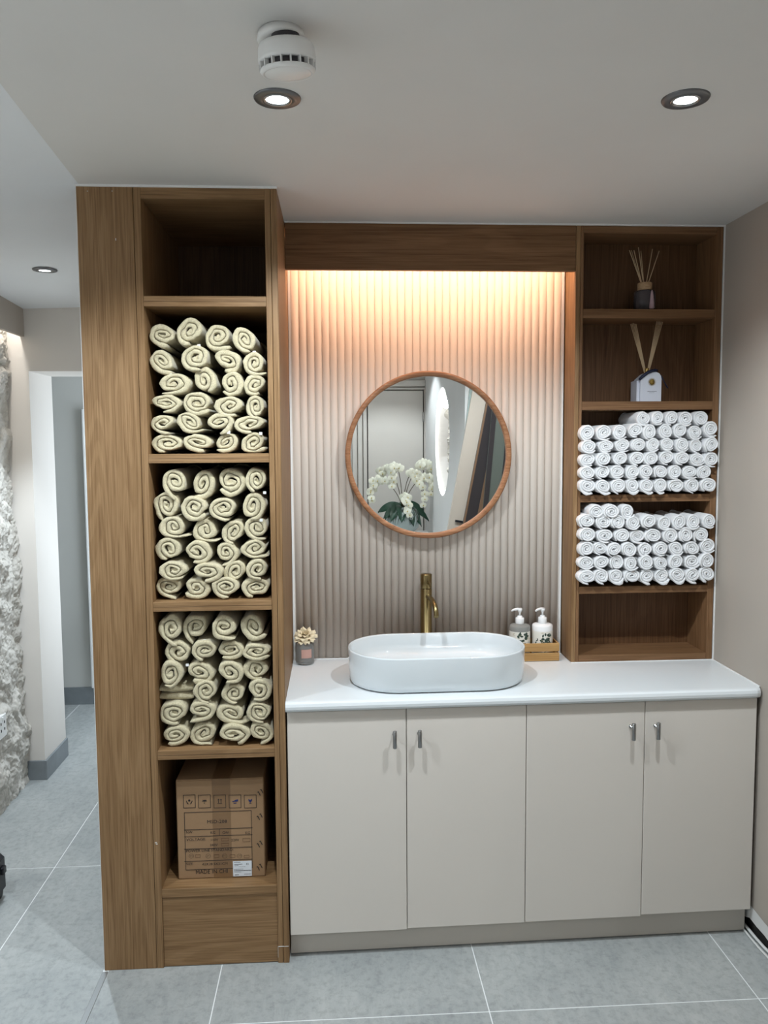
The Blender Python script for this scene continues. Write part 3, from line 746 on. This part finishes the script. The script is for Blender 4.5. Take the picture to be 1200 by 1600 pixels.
# white face-size rolls
U_T = (3.637, 880, 620, [
 [(458,112,42,42),(540,118,40,40),(620,118,41,40),(700,112,42,43),(787,120,43,42)],
 [(140,205,44,47),(235,202,49,42),(325,200,43,42),(415,190,45,41),(495,200,41,42),(585,195,43,44),(668,190,40,42),(752,202,42,41),(842,182,42,46)],
 [(148,282,50,38),(245,280,46,36),(340,275,46,38),(430,275,43,39),(515,272,42,40),(595,268,40,39),(680,272,43,40),(758,278,40,38),(845,272,42,42)],
 [(140,358,48,39),(232,355,46,39),(328,350,44,38),(425,350,46,41),(505,350,42,38),(592,345,46,40),(680,350,42,39),(765,355,44,40),(848,355,43,42)],
 [(138,432,48,38),(228,430,44,38),(310,425,44,39),(398,428,42,40),(475,425,40,40),(557,428,40,38),(640,428,42,39),(722,428,44,40),(803,430,42,40)],
 [(138,508,50,40),(228,510,45,38),(315,508,44,40),(395,506,42,41),(478,506,40,39),(557,506,40,39),(645,508,48,38),(738,505,46,38),(828,503,45,40)]])
L_T = (3.637, 880, 620, [
 [(192,632,42,42),(278,630,46,42),(368,635,44,44)],
 [(135,706,48,40),(232,712,44,41),(315,712,44,40),(402,716,44,40),(490,708,46,40),(580,718,42,40),(665,712,44,42),(745,710,42,42),(833,706,43,42)],
 [(135,785,50,39),(240,790,50,38),(338,790,46,40),(425,793,45,41),(515,790,49,39),(613,790,46,42),(700,785,44,43),(785,785,44,44)],
 [(130,865,48,41),(212,862,42,39),(292,868,42,40),(378,870,44,41),(468,868,45,40),(558,864,44,42),(645,862,44,42),(735,863,46,39),(825,848,44,44)],
 [(130,945,48,39),(222,942,46,39),(308,942,42,41),(388,946,42,41),(475,940,44,41),(558,944,46,38),(645,938,44,42),(735,937,46,42),(822,932,44,42)],
 [(130,1022,50,40),(220,1018,45,38),(302,1018,43,40),(392,1018,46,40),(478,1018,42,41),(563,1016,44,40),(652,1010,47,41),(737,1012,44,40),(820,1006,46,42)]])
for b, (s, ox, oy, rows_) in enumerate((U_T, L_T)):
    nm = ('upper', 'lower')[b]; zf = (1.5525, 1.1995)[b]
    for ri, row in enumerate(rows_):
        for ci, (x, y, rx, ry) in enumerate(row):
            seed += 1; rnd = random.Random(seed*29)
            px, py = ox+x/s, oy+y/s; last = ri == len(rows_)-1
            yy = .352+rnd.uniform(-.005, .006)
            lab = 'small white towel roll, %s in the %s of the %s white stack' % (colword(ci, len(row)), rowword(ri, len(rows_)), nm)
            towel('rolled_towel', lab, 'white towel rolls on the right oak shelves', px, py, rx/s*1.10, ry/s*1.14, yy, .195, 'whitetowel', seed,
                  (1.0795 if yy > .387 else 1.062, 1.5995), zf, (1.871, 1.523)[b], turns=0, tn=rnd.uniform(.225, .25),
                  tail=(0 if last else rnd.choice((0, 0, .1))), drop=(rnd.uniform(.34, .48) if last else 0), drop_at=rnd.uniform(-1.45, -.95), tail_at=rnd.uniform(-2.4, -.3), squash=.15, soft=True)

# ================================================================== CARDBOARD BOX
bx0, bx1, byf, bz0, bz1 = -.398, -.1035, .055, .2755, .622
t = thing('cardboard_box', 'brown cardboard shipping box with black print in the bottom oak compartment', 'box', ((bx0+bx1)/2, .25, bz0))
part('carton', MB().box(bx0, bx1, byf, byf+.42, bz0, bz1, .003), 'card', t)
part('top_flap', MB().box(bx0+.001, bx1-.001, byf+.0012, byf+.419, bz1, bz1+.0025, .001), 'card', t)
tx0, tx1 = -.278, -.216
part('packing_tape', MB().box(tx0, tx1, byf-.0006, byf+.0004, bz0+.001, bz1+.003).box(tx0, tx1, byf-.0006, byf+.42, bz1+.0025, bz1+.0033), 'tape', t)
yi = byf-.0012
def bxpt(zx, zy):   # position on the print, from the enlarged view (7.5x)
    p = on_plane(270+zx/7.5, 1230+zy/7.5, byf); return p.x, p.z
ink = MB(); blue = MB(); brn = MB()
def rect(mb, x0, x1, z0, z1): mb.box(x0, x1, yi, yi+.0004, z0, z1)
def line_rect(mb, x0, y0, x1, y1, w_):
    a = bxpt(x0, y0); b = bxpt(x1, y1); X0, X1, Z1, Z0 = a[0], b[0], a[1], b[1]
    rect(mb, X0, X1, Z1-w_, Z1); rect(mb, X0, X1, Z0, Z0+w_); rect(mb, X0, X0+w_, Z0, Z1); rect(mb, X1-w_, X1, Z0, Z1)
def txt(mb, s_, zx, zy, size, sx_=1.0, bold=0):
    a = bxpt(zx, zy); text_mb(mb, s_, size, (a[0], yi, a[1]), (1, 0, 0), (0, 0, 1), bold=bold, sx=sx_)
line_rect(ink, 133, 295, 935, 942, .0015)
for yy in (487, 567, 712, 855):
    a = bxpt(133, yy); b = bxpt(935, yy); rect(ink, a[0], b[0], (a[1]+b[1])/2-.0008, (a[1]+b[1])/2+.0008)
a = bxpt(545, 487); b = bxpt(545, 567); rect(ink, a[0]-.0006, a[0]+.0006, b[1], a[1])
for k in range(5):
    x0 = 120+178.5*k; line_rect(ink, x0, 90, x0+148, 240, .0015)
txt(ink, 'MSD-208', 400, 423, .0165, 1.08); txt(ink, 'NW:', 155, 542, .0120); txt(ink, 'KG', 440, 545, .0125); txt(ink, 'GW:', 580, 545, .0120); txt(ink, 'KG', 848, 547, .0125)
txt(ink, 'VOLTAGE:', 160, 629, .0132, 1.08); txt(ink, '110V', 440, 630, .0120, 1.05); txt(ink, '220V', 685, 632, .0120, 1.05); txt(ink, '240V', 435, 690, .0120, 1.05)
txt(ink, 'POWER LINE STANDARD:', 155, 762, .0135, 1.03); txt(ink, 'SIZE:', 157, 910, .0115, 1.05); txt(ink, '42X28.5X31CM', 345, 915, .0123, 1.06)
txt(ink, 'MADE IN CHI', 268, 1015, .0200, .92, 0)
for r_ in ((570, 595, 655, 628), (820, 597, 908, 635), (570, 655, 655, 688)): line_rect(brn, *r_, .0007)
for r_ in ((265, 790, 325, 820), (482, 790, 542, 822), (668, 790, 730, 822), (835, 795, 895, 825)): line_rect(brn, *r_, .0007)
for zx in (217, 415, 608, 782):
    a = bxpt(zx, 805); ink.lathe([(.0082, yi), (.0074, yi-.0001)], (a[0], 0, a[1]), 20, axis='y', cap=False)
    for q in range(3): rect(ink, a[0]-.003+q*.003-.0006, a[0]-.003+q*.003+.0006, a[1]-.001+(.002 if q == 1 else 0), a[1]+.001+(.002 if q == 1 else 0))
for j in range(len(ink.f)): pass
# handling symbols
def disc(mb, x, z, r, n=14, sx_=1, sz_=1, a0=0, a1=2*PI): mb.add([(x+r*sx_*math.cos(a0+(a1-a0)*k/n), yi, z+r*sz_*math.sin(a0+(a1-a0)*k/n)) for k in range(n+1)]+[(x, yi, z)], [(k, k+1, n+1) for k in range(n)])
def pl(mb, pts, x, z, s_): mb.add([(x+a*s_, yi, z+b*s_) for a, b in pts], [tuple(range(len(pts)))])
cs = [bxpt(194+178.5*k, 165) for k in range(5)]; u = .00125
x, z = cs[0]; disc(ink, x, z+.003, .0042, 6)
for sg in (-1, 1): pl(ink, [(sg*8, 2), (sg*8.4, -1), (sg*5, -7), (sg*2, -8), (sg*3, -5), (sg*6, -1), (sg*7, 3)], x, z, u)
x, z = cs[1]; disc(ink, x, z, .0085, 14, 1, .62, 0, PI); rect(ink, x-.0004, x+.0004, z-.007, z); rect(ink, x-.0028, x, z-.0078, z-.0070)
for q in range(6): rect(ink, x-.007+q*.0026, x-.0063+q*.0026, z+.0055+(q % 2)*.0018, z+.0068+(q % 2)*.0018)
x, z = cs[2]
for sg in (-.0042, .0042): rect(ink, x+sg-.0011, x+sg+.0011, z-.0055, z+.004); pl(ink, [(-2.6, 3.5), (2.6, 3.5), (0, 8)], x+sg, z, u)
rect(ink, x-.008, x+.008, z-.0082, z-.0070)
x, z = cs[3]; pl(blue, [(-8.5, 0), (-3, 1.5), (1, 4.5), (8.5, 5.5), (8.5, 0), (4, -1), (-2, -.8), (-6, -1.5)], x, z, u); pl(blue, [(-5, -4), (5, -4), (3.5, -6), (-3.5, -6)], x, z, u)
x, z = cs[4]; pl(blue, [(-5, 7), (-1, 5), (0, 3), (1.5, 6), (5, 7), (4.6, 2), (2, -1.5), (.6, -2.5), (.6, -7), (-.6, -7), (-.6, -2.5), (-2, -1.5), (-4.6, 2)], x, z, u); rect(ink, x-.0045, x+.0045, z-.0082, z-.0072)
for zx, zy in ((1030, 60), (1022, 345), (1022, 665), (1020, 935)):
    a = bxpt(zx, zy)
    for d in (-.0045, .0045):
        pl(ink, [(-3.5, 5), (-1.5, 6), (3.5, -5), (1.5, -6)], a[0]+d, a[1]+d*.9, u*1.0); pl(ink, [(-6, 4), (-3, 6.5), (-1.5, 5), (-4, 3)], a[0]+d, a[1]+d*.9, u*1.0)
part('black_print', ink, 'ink', t, 'black lettering and handling symbols'); part('blue_print', blue, 'ink_blue', t); part('box_outline_print', brn, 'ink_brown', t)
a = bxpt(705, 865); b = bxpt(928, 1033)
lab = part('sticker', MB().box(a[0], b[0], yi-.0012, yi-.0004, b[1], a[1]), 'sticker', t, 'white printed sticker')
mb = MB(); W = b[0]-a[0]; Hh = a[1]-b[1]; yi2 = yi-.0015
for zz, x0, x1, h_ in ((.93, .05, .40, .02), (.80, .08, .50, .03), (.70, .08, .30, .02), (.63, .30, .66, .015), (.47, .06, .55, .02), (.37, .06, .97, .05), (.28, .06, .44, .02), (.10, .10, .30, .04), (.13, .60, .96, .03)):
    k = x0
    while k < x1: mb.box(a[0]+W*k, a[0]+W*min(x1, k+.045), yi2, yi2+.0002, b[1]+Hh*(zz-h_/2), b[1]+Hh*(zz+h_/2)); k += .055
mb.box(a[0]+W*.72, a[0]+W*.745, yi2, yi2+.0002, b[1]+Hh*.74, b[1]+Hh*.86); mb.box(a[0]+W*.80, a[0]+W*.825, yi2, yi2+.0002, b[1]+Hh*.74, b[1]+Hh*.86)
part('sticker_print', mb, 'ink', lab)

# ================================================================== REED DIFFUSERS
def reeds(par, base, tips, r=.0016):
    for i, tp in enumerate(tips):
        b_ = Vector(base)+Vector(((tp[0]-base[0])*.06, (i % 3-1)*.002, -.03)); part('reed', MB().tube([tuple(b_), tp], r, 6), 'reed', par)
dy = .475; dx = 1.345; dz = 2.2465
t = thing('reed_diffuser', 'smoked glass reed diffuser with lilac tassel on the top right shelf', 'diffuser', (dx, dy, dz))
part('jar', MB().lathe([(.036, 0), (.0405, .003), (.0405, .074), (.037, .081), (.026, .083)], (dx, dy, dz), 36), 'glass_dark', t)
part('collar', MB().lathe([(.027, .083), (.0275, .085), (.0275, .110), (.026, .112), (.010, .112)], (dx, dy, dz), 32), 'cork', t)
part('tassel', MB().lathe([(.002, .078), (.004, .070), (.0055, .062), (.009, .030), (.010, .010), (.007, .008)], (dx+.012, dy-.043, dz), 12), 'tassel', t)
def tipat(px, py, y): p = on_plane(px, py, y); return (p.x, p.y, p.z)
reeds(t, (dx, dy, dz+.112), [tipat(983.5, 391, .475), tipat(986.5, 391, .48), tipat(990.5, 391, .47), tipat(997.5, 386.5, .465), tipat(1001.5, 392, .49), tipat(1019.5, 389, .48), tipat(1030, 392, .47)])
dx = 1.359; dz = 1.9045; dy = .470
t = thing('reed_diffuser', 'white boxy reed diffuser bottle with gold emblem and navy ribbon', 'diffuser', (dx, dy, dz))
w0 = .044; hh = .118
poly = [(dx-.039, dz), (dx-.039, dz+.080), (dx-.036, dz+.088), (dx-.015, dz+.107), (dx-.006, dz+.112), (dx+.022, dz+.113), (dx+.034, dz+.108), (dx+.041, dz+.098), (dx+.043, dz+.086), (dx+.043, dz)]
mb = MB(); mb.prism([(a, b) for a, b in poly], dy-.036, dy+.036, 'y'); part('bottle', mb, 'boxwhite', t)
mb = MB(); mb.prism([(a-.0105 if a < dx else dx-.039, b) for a, b in [(dx-.039, dz), (dx-.039, dz+.080)]]+[(dx-.039, dz+.0845), (dx-.039, dz)], dy-.026, dy+.036, 'y')
part('side_face', mb, 'boxwhite', t)
ex, ez = dx+.006, dz+.075; mb = MB()
for k in range(18):
    a = 2*PI*k/18; mb.lathe([(.0016, dy-.0368), (.0001, dy-.0372)], (ex+.0140*math.cos(a), 0, ez+.0140*math.sin(a)), 6, axis='y')
mb.lathe([(.0115, dy-.0366), (.0001, dy-.0370)], (ex, 0, ez), 20, axis='y'); em = part('emblem', mb, 'goldprint', t, 'round gold emblem')
mb = MB()
for k in range(5): mb.box(ex-.006+k*.003-.0004, ex-.006+k*.003+.0004, dy-.0375, dy-.0371, ez-.005, ez+.005)
part('emblem_relief', mb, 'ink_brown', em)
mb = MB()
for k in range(14): mb.box(ex-.017+k*.0026, ex-.0152+k*.0026, dy-.0368, dy-.0362, dz+.0385, dz+.0400)
for k in range(8): mb.box(ex-.010+k*.0026, ex-.0085+k*.0026, dy-.0368, dy-.0362, dz+.0335, dz+.0345)
part('bottle_print', mb, 'ink', t)
part('neck', MB().lathe([(.0085, .110), (.0085, .130), (.007, .131)], (dx-.001, dy, dz), 20), 'gold', t)
rb = part('ribbon', MB().tube([(dx-.046, dy-.041, dz+.084), (dx-.032, dy-.042, dz+.097), (dx-.014, dy-.041, dz+.110), (dx+.004, dy-.040, dz+.117), (dx+.026, dy-.036, dz+.119)], [.0045, .006, .006, .006, .005], 8)
     .tube([(dx+.026, dy-.02, dz+.116), (dx+.045, dy-.030, dz+.098), (dx+.055, dy-.034, dz+.075), (dx+.068, dy-.036, dz+.052)], [.003, .0022, .002, .0028], 7)
     .tube([(dx+.008, dy-.018, dz+.118), (dx+.020, dy-.026, dz+.124), (dx+.030, dy-.02, dz+.116)], .0035, 7), 'ribbon', t)
tl = [tipat(985.4+q*2.1, 505+abs(q-2)*.6, .47+.002*(q % 2)) for q in range(5)]; tr = [tipat(1026.4+q*2.2, 501.5+q*.4, .465+.002*(q % 2)) for q in range(5)]
for q, tp in enumerate(tl+tr):
    part('reed', MB().tube([(dx-.001+(-.005+q*.0011 if q < 5 else -.001+(q-5)*.0012), dy, dz+.10), tp], .0017, 6), 'reed', t)

# ================================================================== FLOWER DIFFUSER on worktop
jx, jy, jz = .0265, .462, .9056
t = thing('flower_diffuser', 'grey glass diffuser jar topped with a cream dried flower', 'diffuser', (jx, jy, jz))
part('jar', MB().lathe([(.030, 0), (.0345, .003), (.0355, .008), (.0355, .078), (.033, .086), (.026, .088)], (jx, jy, jz), 36), 'glass_grey', t)
part('collar', MB().lathe([(.026, .080), (.0265, .106), (.020, .107)], (jx, jy, jz), 28), 'cork_dark', t)
mb = MB(); n = 8
v = []
for i in range(n+1):
    a = -PI/2+(i/n-.5)*1.15+.22
    for z in (.028, .062): v.append((jx+.0360*math.cos(a), jy+.0360*math.sin(a), jz+z))
mb.add(v, [(i*2, i*2+2, i*2+3, i*2+1) for i in range(n)], True); part('label', mb, 'pink', t, 'pink paper label')
fl = bpy.data.objects.new('flower', None); fl.empty_display_size = .02; COL.objects.link(fl); fl.parent = t; fl.location = (0, 0, .105)
def petal(mb, c, a, L, W, lift, curl, seed_=0):
    nn = 6; v = []; ca, sa_ = math.cos(a), math.sin(a)
    for i in range(nn+1):
        u_ = i/nn; w_ = W*math.sin(PI*(.08+.80*u_))**.7
        for j in range(5):
            q = (j/4*2-1); r = L*u_; h = lift*u_+curl*(u_**2)+.006*math.cos(q*2.2)*u_-.004+.0016*noise.noise(Vector((u_*6, q*4, seed_)))
            v.append((c[0]+ca*r-sa_*q*w_, c[1]+sa_*r+ca*q*w_, c[2]+h))
    mb.add(v, [(i*5+j, i*5+j+1, (i+1)*5+j+1, (i+1)*5+j) for i in range(nn) for j in range(4)], True)
fc = (jx+.002, jy-.004, jz+.112)
for layer, (np_, L, W, li, cu) in enumerate(((9, .047, .014, .004, -.010), (8, .041, .013, .014, -.008), (7, .030, .011, .022, -.004), (5, .017, .008, .026, .0))):
    for k in range(np_):
        mb = MB(); petal(mb, fc, 2*PI*(k+.5*layer)/np_, L, W, li, cu, k+layer*10)
        TXF = Matrix.Translation(fc) @ Matrix.Rotation(math.radians(24), 4, 'X') @ Matrix.Rotation(math.radians(-6), 4, 'Y') @ Matrix.Translation((-fc[0], -fc[1], -fc[2]))
        part('petal', mb.xf(TXF), 'sola', fl)
fl.name = 'flower'
TXF = Matrix.Translation(fc) @ Matrix.Rotation(math.radians(24), 4, 'X') @ Matrix.Translation((-fc[0], -fc[1], -fc[2]))
part('flower_centre', MB().lathe([(.005, .020), (.006, .026), (.003, .029), (.0001, .027)], fc, 12).xf(TXF), 'sola', fl)

# ================================================================== SOAP TRAY AND BOTTLES
TXa, TXb, TYa, TYb = .800, 1.012, .413, .507; tz = .9056
t = thing('bottle_tray', 'small slatted bamboo tray holding two pump bottles', 'tray', ((TXa+TXb)/2, (TYa+TYb)/2, tz))
part('tray_base', MB().box(TXa+.005, TXb-.005, TYa+.005, TYb-.005, tz, tz+.006), 'bamboo', t)
for z0_, z1_ in ((.001, .032), (.038, .070)):
    part('slat', MB().box(TXa, TXb, TYa, TYa+.006, tz+z0_, tz+z1_, .0008), 'bamboo', t)
    part('slat', MB().box(TXa, TXb, TYb-.006, TYb, tz+z0_, tz+z1_, .0008), 'bamboo', t)
    part('slat', MB().box(TXa+.0005, TXa+.006, TYa+.0062, TYb-.0062, tz+z0_, tz+z1_, .0008), 'bamboo', t)
    part('slat', MB().box(TXb-.006, TXb-.0005, TYa+.0062, TYb-.0062, tz+z0_, tz+z1_, .0008), 'bamboo', t)
for x in (TXa+.008, TXb-.014):
    part('corner_post', MB().box(x, x+.006, TYa+.0062, TYa+.012, tz+.001, tz+.068), 'bamboo', t)
def pump_bottle(cx, label, body, turn):
    cy, z = .459, tz+.0062; r = .0405
    t = thing('pump_bottle', label, 'bottle', (cx, cy, z))
    part('bottle_body', MB().lathe([(r-.004, 0), (r, .004), (r, .124), (r-.003, .130), (r-.012, .1335), (.016, .1345), (.016, .138)], (cx, cy, z), 36), body, t)
    lb = MB(); n = 30; v = []
    for i in range(n+1):
        a = -PI/2+(i/n-.5)*4.6
        for zz in (.012, .108): v.append((cx+(r+.0004)*math.cos(a), cy+(r+.0004)*math.sin(a), z+zz))
    lb.add(v, [(i*2, i*2+2, i*2+3, i*2+1) for i in range(n)], True)
    lo = part('label', lb, 'label_cream', t, 'cream label with leaf print')
    rnd = random.Random(int(cx*1000)); lf = MB(); tw = MB()
    def leafp(mb, s0, z0_, ang, L, W):
        pts = [(-L/2, 0), (-L*.2, W/2), (L*.2, W/2), (L/2, 0), (L*.2, -W/2), (-L*.2, -W/2)]; q = []
        for a_, b_ in pts:
            s_ = s0+a_*math.cos(ang)-b_*math.sin(ang); h = z0_+a_*math.sin(ang)+b_*math.cos(ang); aa = -PI/2+s_/r
            q.append((cx+(r+.0009)*math.cos(aa), cy+(r+.0009)*math.sin(aa), z+h))
        mb.add(q, [tuple(range(6))])
    for k in range(30):
        u_ = rnd.uniform(-1, 1); hgt = rnd.uniform(0, 1)
        leafp(lf, .004+u_*.026*(1-.55*hgt), .103-hgt*.062, rnd.uniform(0, PI), rnd.uniform(.010, .016), rnd.uniform(.006, .009))
    for k in range(8): leafp(lf, rnd.uniform(-.040, -.026), rnd.uniform(.045, .080), rnd.uniform(0, PI), .008, .004); leafp(lf, rnd.uniform(.0, .018), rnd.uniform(.018, .045), rnd.uniform(0, PI), .007, .003)
    for k in range(10): leafp(tw, rnd.uniform(-.032, .04), rnd.uniform(.05, .106), rnd.uniform(-.6, .6), .014, .0013)
    part('leaf_print', lf, 'leafprint', lo); part('twig_print', tw, 'berryprint', lo)
    part('pump_collar', MB().lathe([(.0165, .1345), (.0170, .136), (.0170, .156), (.0155, .158), (.010, .159), (.010, .164), (.006, .166)], (cx, cy, z), 28), 'soapwhite', t)
    pm = MB().lathe([(.0036, .160), (.0036, .176), (.0075, .182), (.0095, .187), (.0090, .191), (.0001, .193)], (cx, cy, z), 20)
    c_, s_ = math.cos(turn), math.sin(turn)
    pm.tube([(cx+.008*c_*-1, cy-.008*s_, z+.1905), (cx+.010*c_, cy+.010*s_, z+.1915), (cx+.024*c_, cy+.024*s_, z+.1895), (cx+.034*c_, cy+.034*s_, z+.184)], [.0048, .0055, .0045, .0033], 12)
    part('pump_head', pm, 'soapwhite', t)
pump_bottle(.866, 'translucent grey pump bottle in the tray, beside the basin', 'soapclear', PI*1.02)
pump_bottle(.956, 'opaque white pump bottle in the tray, beside the oak shelves', 'soapwhite', PI*1.12)

# ================================================================== BLACK CASE at the left edge
t = thing('wheeled_case', 'black wheeled plastic case on the hallway floor at the left edge', 'case', (-1.25, .45, 0))
part('shell', MB().box(-1.40, -1.150, .34, .50, .022, .178, .018), 'black', t)
part('latch', MB().box(-1.152, -1.138, .44, .47, .105, .135, .004), 'black', t)
part('trim_band', MB().box(-1.22, -1.147, .334, .341, .062, .070, .001).box(-1.20, -1.190, .332, .341, .03, .10), 'steel', t)
for yy in (.37, .47):
    for xx in (-1.37, -1.172): part('wheel', MB().lathe([(.012, -.008), (.022, -.008), (.022, .008), (.012, .008)], (xx, yy, .022), 18, axis='x'), 'black', t)

# ================================================================== SEEN IN THE MIRROR: sideboard, orchid, leaning boards
t = thing('sideboard', 'low white sideboard behind the viewpoint carrying the orchid vase', 'sideboard', (.66, -3.4, 0))
part('carcass', MB().box(.30, .955, -3.58, -3.22, .06, .955, .003), 'white', t)
part('door', MB().box(.305, .626, -3.22, -3.203, .075, .945, .002), 'white', t); part('door', MB().box(.630, .950, -3.22, -3.203, .075, .945, .002), 'white', t)
part('top', MB().box(.292, .962, -3.59, -3.20, .955, .975, .003), 'white', t)
vx, vy, vz = .730, -3.38, .9755
t = thing('vase', 'round pale green glazed vase reflected in the mirror', 'vase', (vx, vy, vz))
part('vase_body', MB().lathe([(.055, 0), (.095, .012), (.135, .055), (.150, .110), (.145, .160), (.120, .205), (.085, .228), (.070, .232), (.064, .226), (.075, .20)], (vx, vy, vz), 48), 'vase', t)
mb = MB(); rnd = random.Random(11)
for k in range(46):
    a = 2*PI*k/46+rnd.uniform(-.05, .05); e = rnd.uniform(.09, .20)
    prof = [(.087, .229), (.121, .207), (.146, .160), (.151, .12), (.147, .09)]
    pts = []
    for q in range(5):
        r, z = prof[q]; aa = a+.05*math.sin(q*1.7+k)
        if z < .232-e: break
        pts.append((vx+(r+.001)*math.cos(aa), vy+(r+.001)*math.sin(aa), vz+z))
    if len(pts) > 1: mb.tube(pts, [.004-.0007*q for q in range(len(pts))], 5)
part('root_relief', mb, 'vase_dark', t)
t = thing('orchid_plant', 'arching white orchids with dark green leaves in the pale green vase', 'plant', (vx, vy, vz+.22))
def flat_leaf(L, W, a, lift, droop, c, roll=0):
    mb = MB(); n = 9; v = []; ca, s_ = math.cos(a), math.sin(a)
    for i in range(n+1):
        u_ = i/n; w_ = W*math.sin(PI*min(1, .12+.88*u_))**.6; h = lift*u_-droop*u_*u_
        for q in (-1, -.5, 0, .5, 1): v.append((c[0]+ca*L*u_-s_*q*w_*math.cos(roll), c[1]+s_*L*u_+ca*q*w_*math.cos(roll), c[2]+h+abs(q)*.014+q*w_*math.sin(roll)*u_**.3))
    mb.add(v, [(i*5+j, i*5+j+1, (i+1)*5+j+1, (i+1)*5+j) for i in range(n) for j in range(4)], True); return mb
c0 = (vx, vy, vz+.225)
for k, a in enumerate((3.3, 3.0, 2.6, 2.2, 1.7, 1.1, .6, .1, -.5, 3.9, -2.0)):
    part('leaf', flat_leaf(rnd.uniform(.17, .23), .052, a, rnd.uniform(.03, .10), rnd.uniform(.08, .16)+.12*max(0, math.sin(a)), c0, (-1.0 if math.cos(a) > 0 else 1.0)*abs(math.cos(a))), 'leaf', t)
def orchid(parent, p, face, size=.034):
    f = Vector(face).normalized(); u_ = Vector((0, 0, 1)); s_ = f.cross(u_).normalized(); u_ = s_.cross(f)
    mb = MB()
    for k, (a, L, W) in enumerate(((PI/2, 1.0, .40), (PI/2+2.2, 1.0, .38), (PI/2-2.2, 1.0, .38), (.12, 1.12, .62), (PI-.12, 1.12, .62))):
        n = 5; v = []; d = s_*math.cos(a)+u_*math.sin(a); e = s_*-math.sin(a)+u_*math.cos(a)
        for i in range(n+1):
            q = i/n; w_ = W*size*math.sin(PI*(.06+.86*q))**.6
            for j in (-1, 0, 1): v.append(tuple(Vector(p)+d*(L*size*q)+e*(j*w_)+f*(.25*size*q-.35*size*q*q+(.1*size if j == 0 else 0)+k*.0004)))
        mb.add(v, [(i*3+j, i*3+j+1, (i+1)*3+j+1, (i+1)*3+j) for i in range(n) for j in range(2)], True)
    o = part('flower', mb, 'petal', parent)
    q = Vector(p)+f*.006; part('flower_lip', MB().lathe([(.0001, .006), (.004, .003), (.005, -.004), (.0001, -.008)], tuple(q), 8), 'lip', o)
def arc(pts, n=16):
    out = []; P_ = [Vector(p) for p in pts]
    for i in range(n+1):
        u_ = i/n; a = P_[:]
        while len(a) > 1: a = [a[k].lerp(a[k+1], u_) for k in range(len(a)-1)]
        out.append(a[0])
    return out
sprays = [
 [(0, 0, 0), (-.06, .03, .20), (-.22, .05, .36), (-.30, .05, .22), (-.285, .05, .06)],
 [(0, 0, 0), (-.04, -.03, .22), (-.10, -.04, .48), (-.20, -.02, .34), (-.24, 0, .16)],
 [(0, 0, 0), (-.02, .06, .26), (-.04, .09, .50), (-.12, .10, .36), (-.10, .10, .18)],
 [(0, 0, 0), (.02, .05, .24), (.05, .08, .42), (.16, .10, .30), (.17, .12, .02)],
 [(0, 0, 0), (.05, -.02, .26), (.16, -.04, .50), (.27, -.02, .42), (.26, 0, .18)],
 [(0, 0, 0), (.06, .03, .20), (.18, .06, .34), (.26, .06, .28), (.25, .07, .12)],
 [(0, 0, 0), (.01, .06, .10), (.00, .12, .16), (.02, .15, .08), (.04, .15, -.05)]]
for k, sp in enumerate(sprays):
    pts = [Vector(c0)+p for p in arc(sp, 18)]
    part('flower_stem', MB().tube([tuple(p) for p in pts], .0032, 6), 'stem', t)
    for i in range(8, 19):
        if i % 1 == 0:
            sz = .043*(1-.35*(i-8)/11); p = pts[i]+Vector((rnd.uniform(-.02, .02), .012+rnd.uniform(0, .02), rnd.uniform(-.012, .012)))
            orchid(t, tuple(p), (rnd.uniform(-.5, .5), 1, rnd.uniform(-.2, .3)), sz)
# boards leaning sideways against the right wall
def board(name, label, pts, y, th_, m, extra=None):
    # pts: bottom-left x at floor, top x, width ; sheared rectangle rotated in the xz plane
    x0, x1, w_, hgt = pts; a = math.atan2(x1-x0, hgt); L = math.hypot(x1-x0, hgt)
    t = thing(name, label, 'board', (x0, y, 0))
    R = Matrix.Translation((x0, y, 0)) @ Matrix.Rotation(a, 4, 'Y')
    part('panel', MB().box(0, w_, -th_/2, th_/2, w_*math.sin(a)*0+.0, L, .002).xf(Matrix.Translation((0, 0, w_*math.sin(a))) @ R), m, t)
    return t, Matrix.Translation((0, 0, w_*math.sin(a))) @ R
t, Rm = board('leaning_panel', 'pale green glass panel leaning behind the beige board, seen in the mirror', (.79, 1.02, .12, 2.20), -1.565, .008, 'glass_green')
part('hook', MB().box(.10, .16, .004, .02, 2.03, 2.04).box(.13, .14, .004, .016, 2.00, 2.03).xf(Rm), 'steel', t)
t, Rm = board('leaning_panel', 'beige board with black hinge leaning sideways, seen in the mirror', (.640, 1.045, .112, 2.20), -1.525, .018, 'board_beige')
part('edge_strip', MB().box(.100, .113, .009, .013, .0, 2.2).xf(Rm), 'board_dark', t)
part('hinge', MB().box(.040, .105, .010, .022, 1.262, 1.275).box(.090, .106, .010, .026, 1.235, 1.300).xf(Rm), 'black', t)
t, Rm = board('leaning_panel', 'dark bronze board leaning sideways with brown edges, seen in the mirror', (.722, 1.125, .112, 2.12), -1.490, .018, 'board_dark')
part('edge_strip', MB().box(.080, .108, .009, .013, 0, 2.15).box(.0, .012, .009, .012, 0, 2.15).xf(Rm), 'board_brown', t)
t, Rm = board('leaning_panel', 'dark green-grey board standing beside the bronze board, seen in the mirror', (.960, 1.150, .30, 2.15), -1.455, .018, 'board_green')
part('edge_strip', MB().box(.0, .03, .009, .012, 0, 2.15).box(.10, .12, .009, .012, 0, 2.15).xf(Rm), 'board_dark', t)
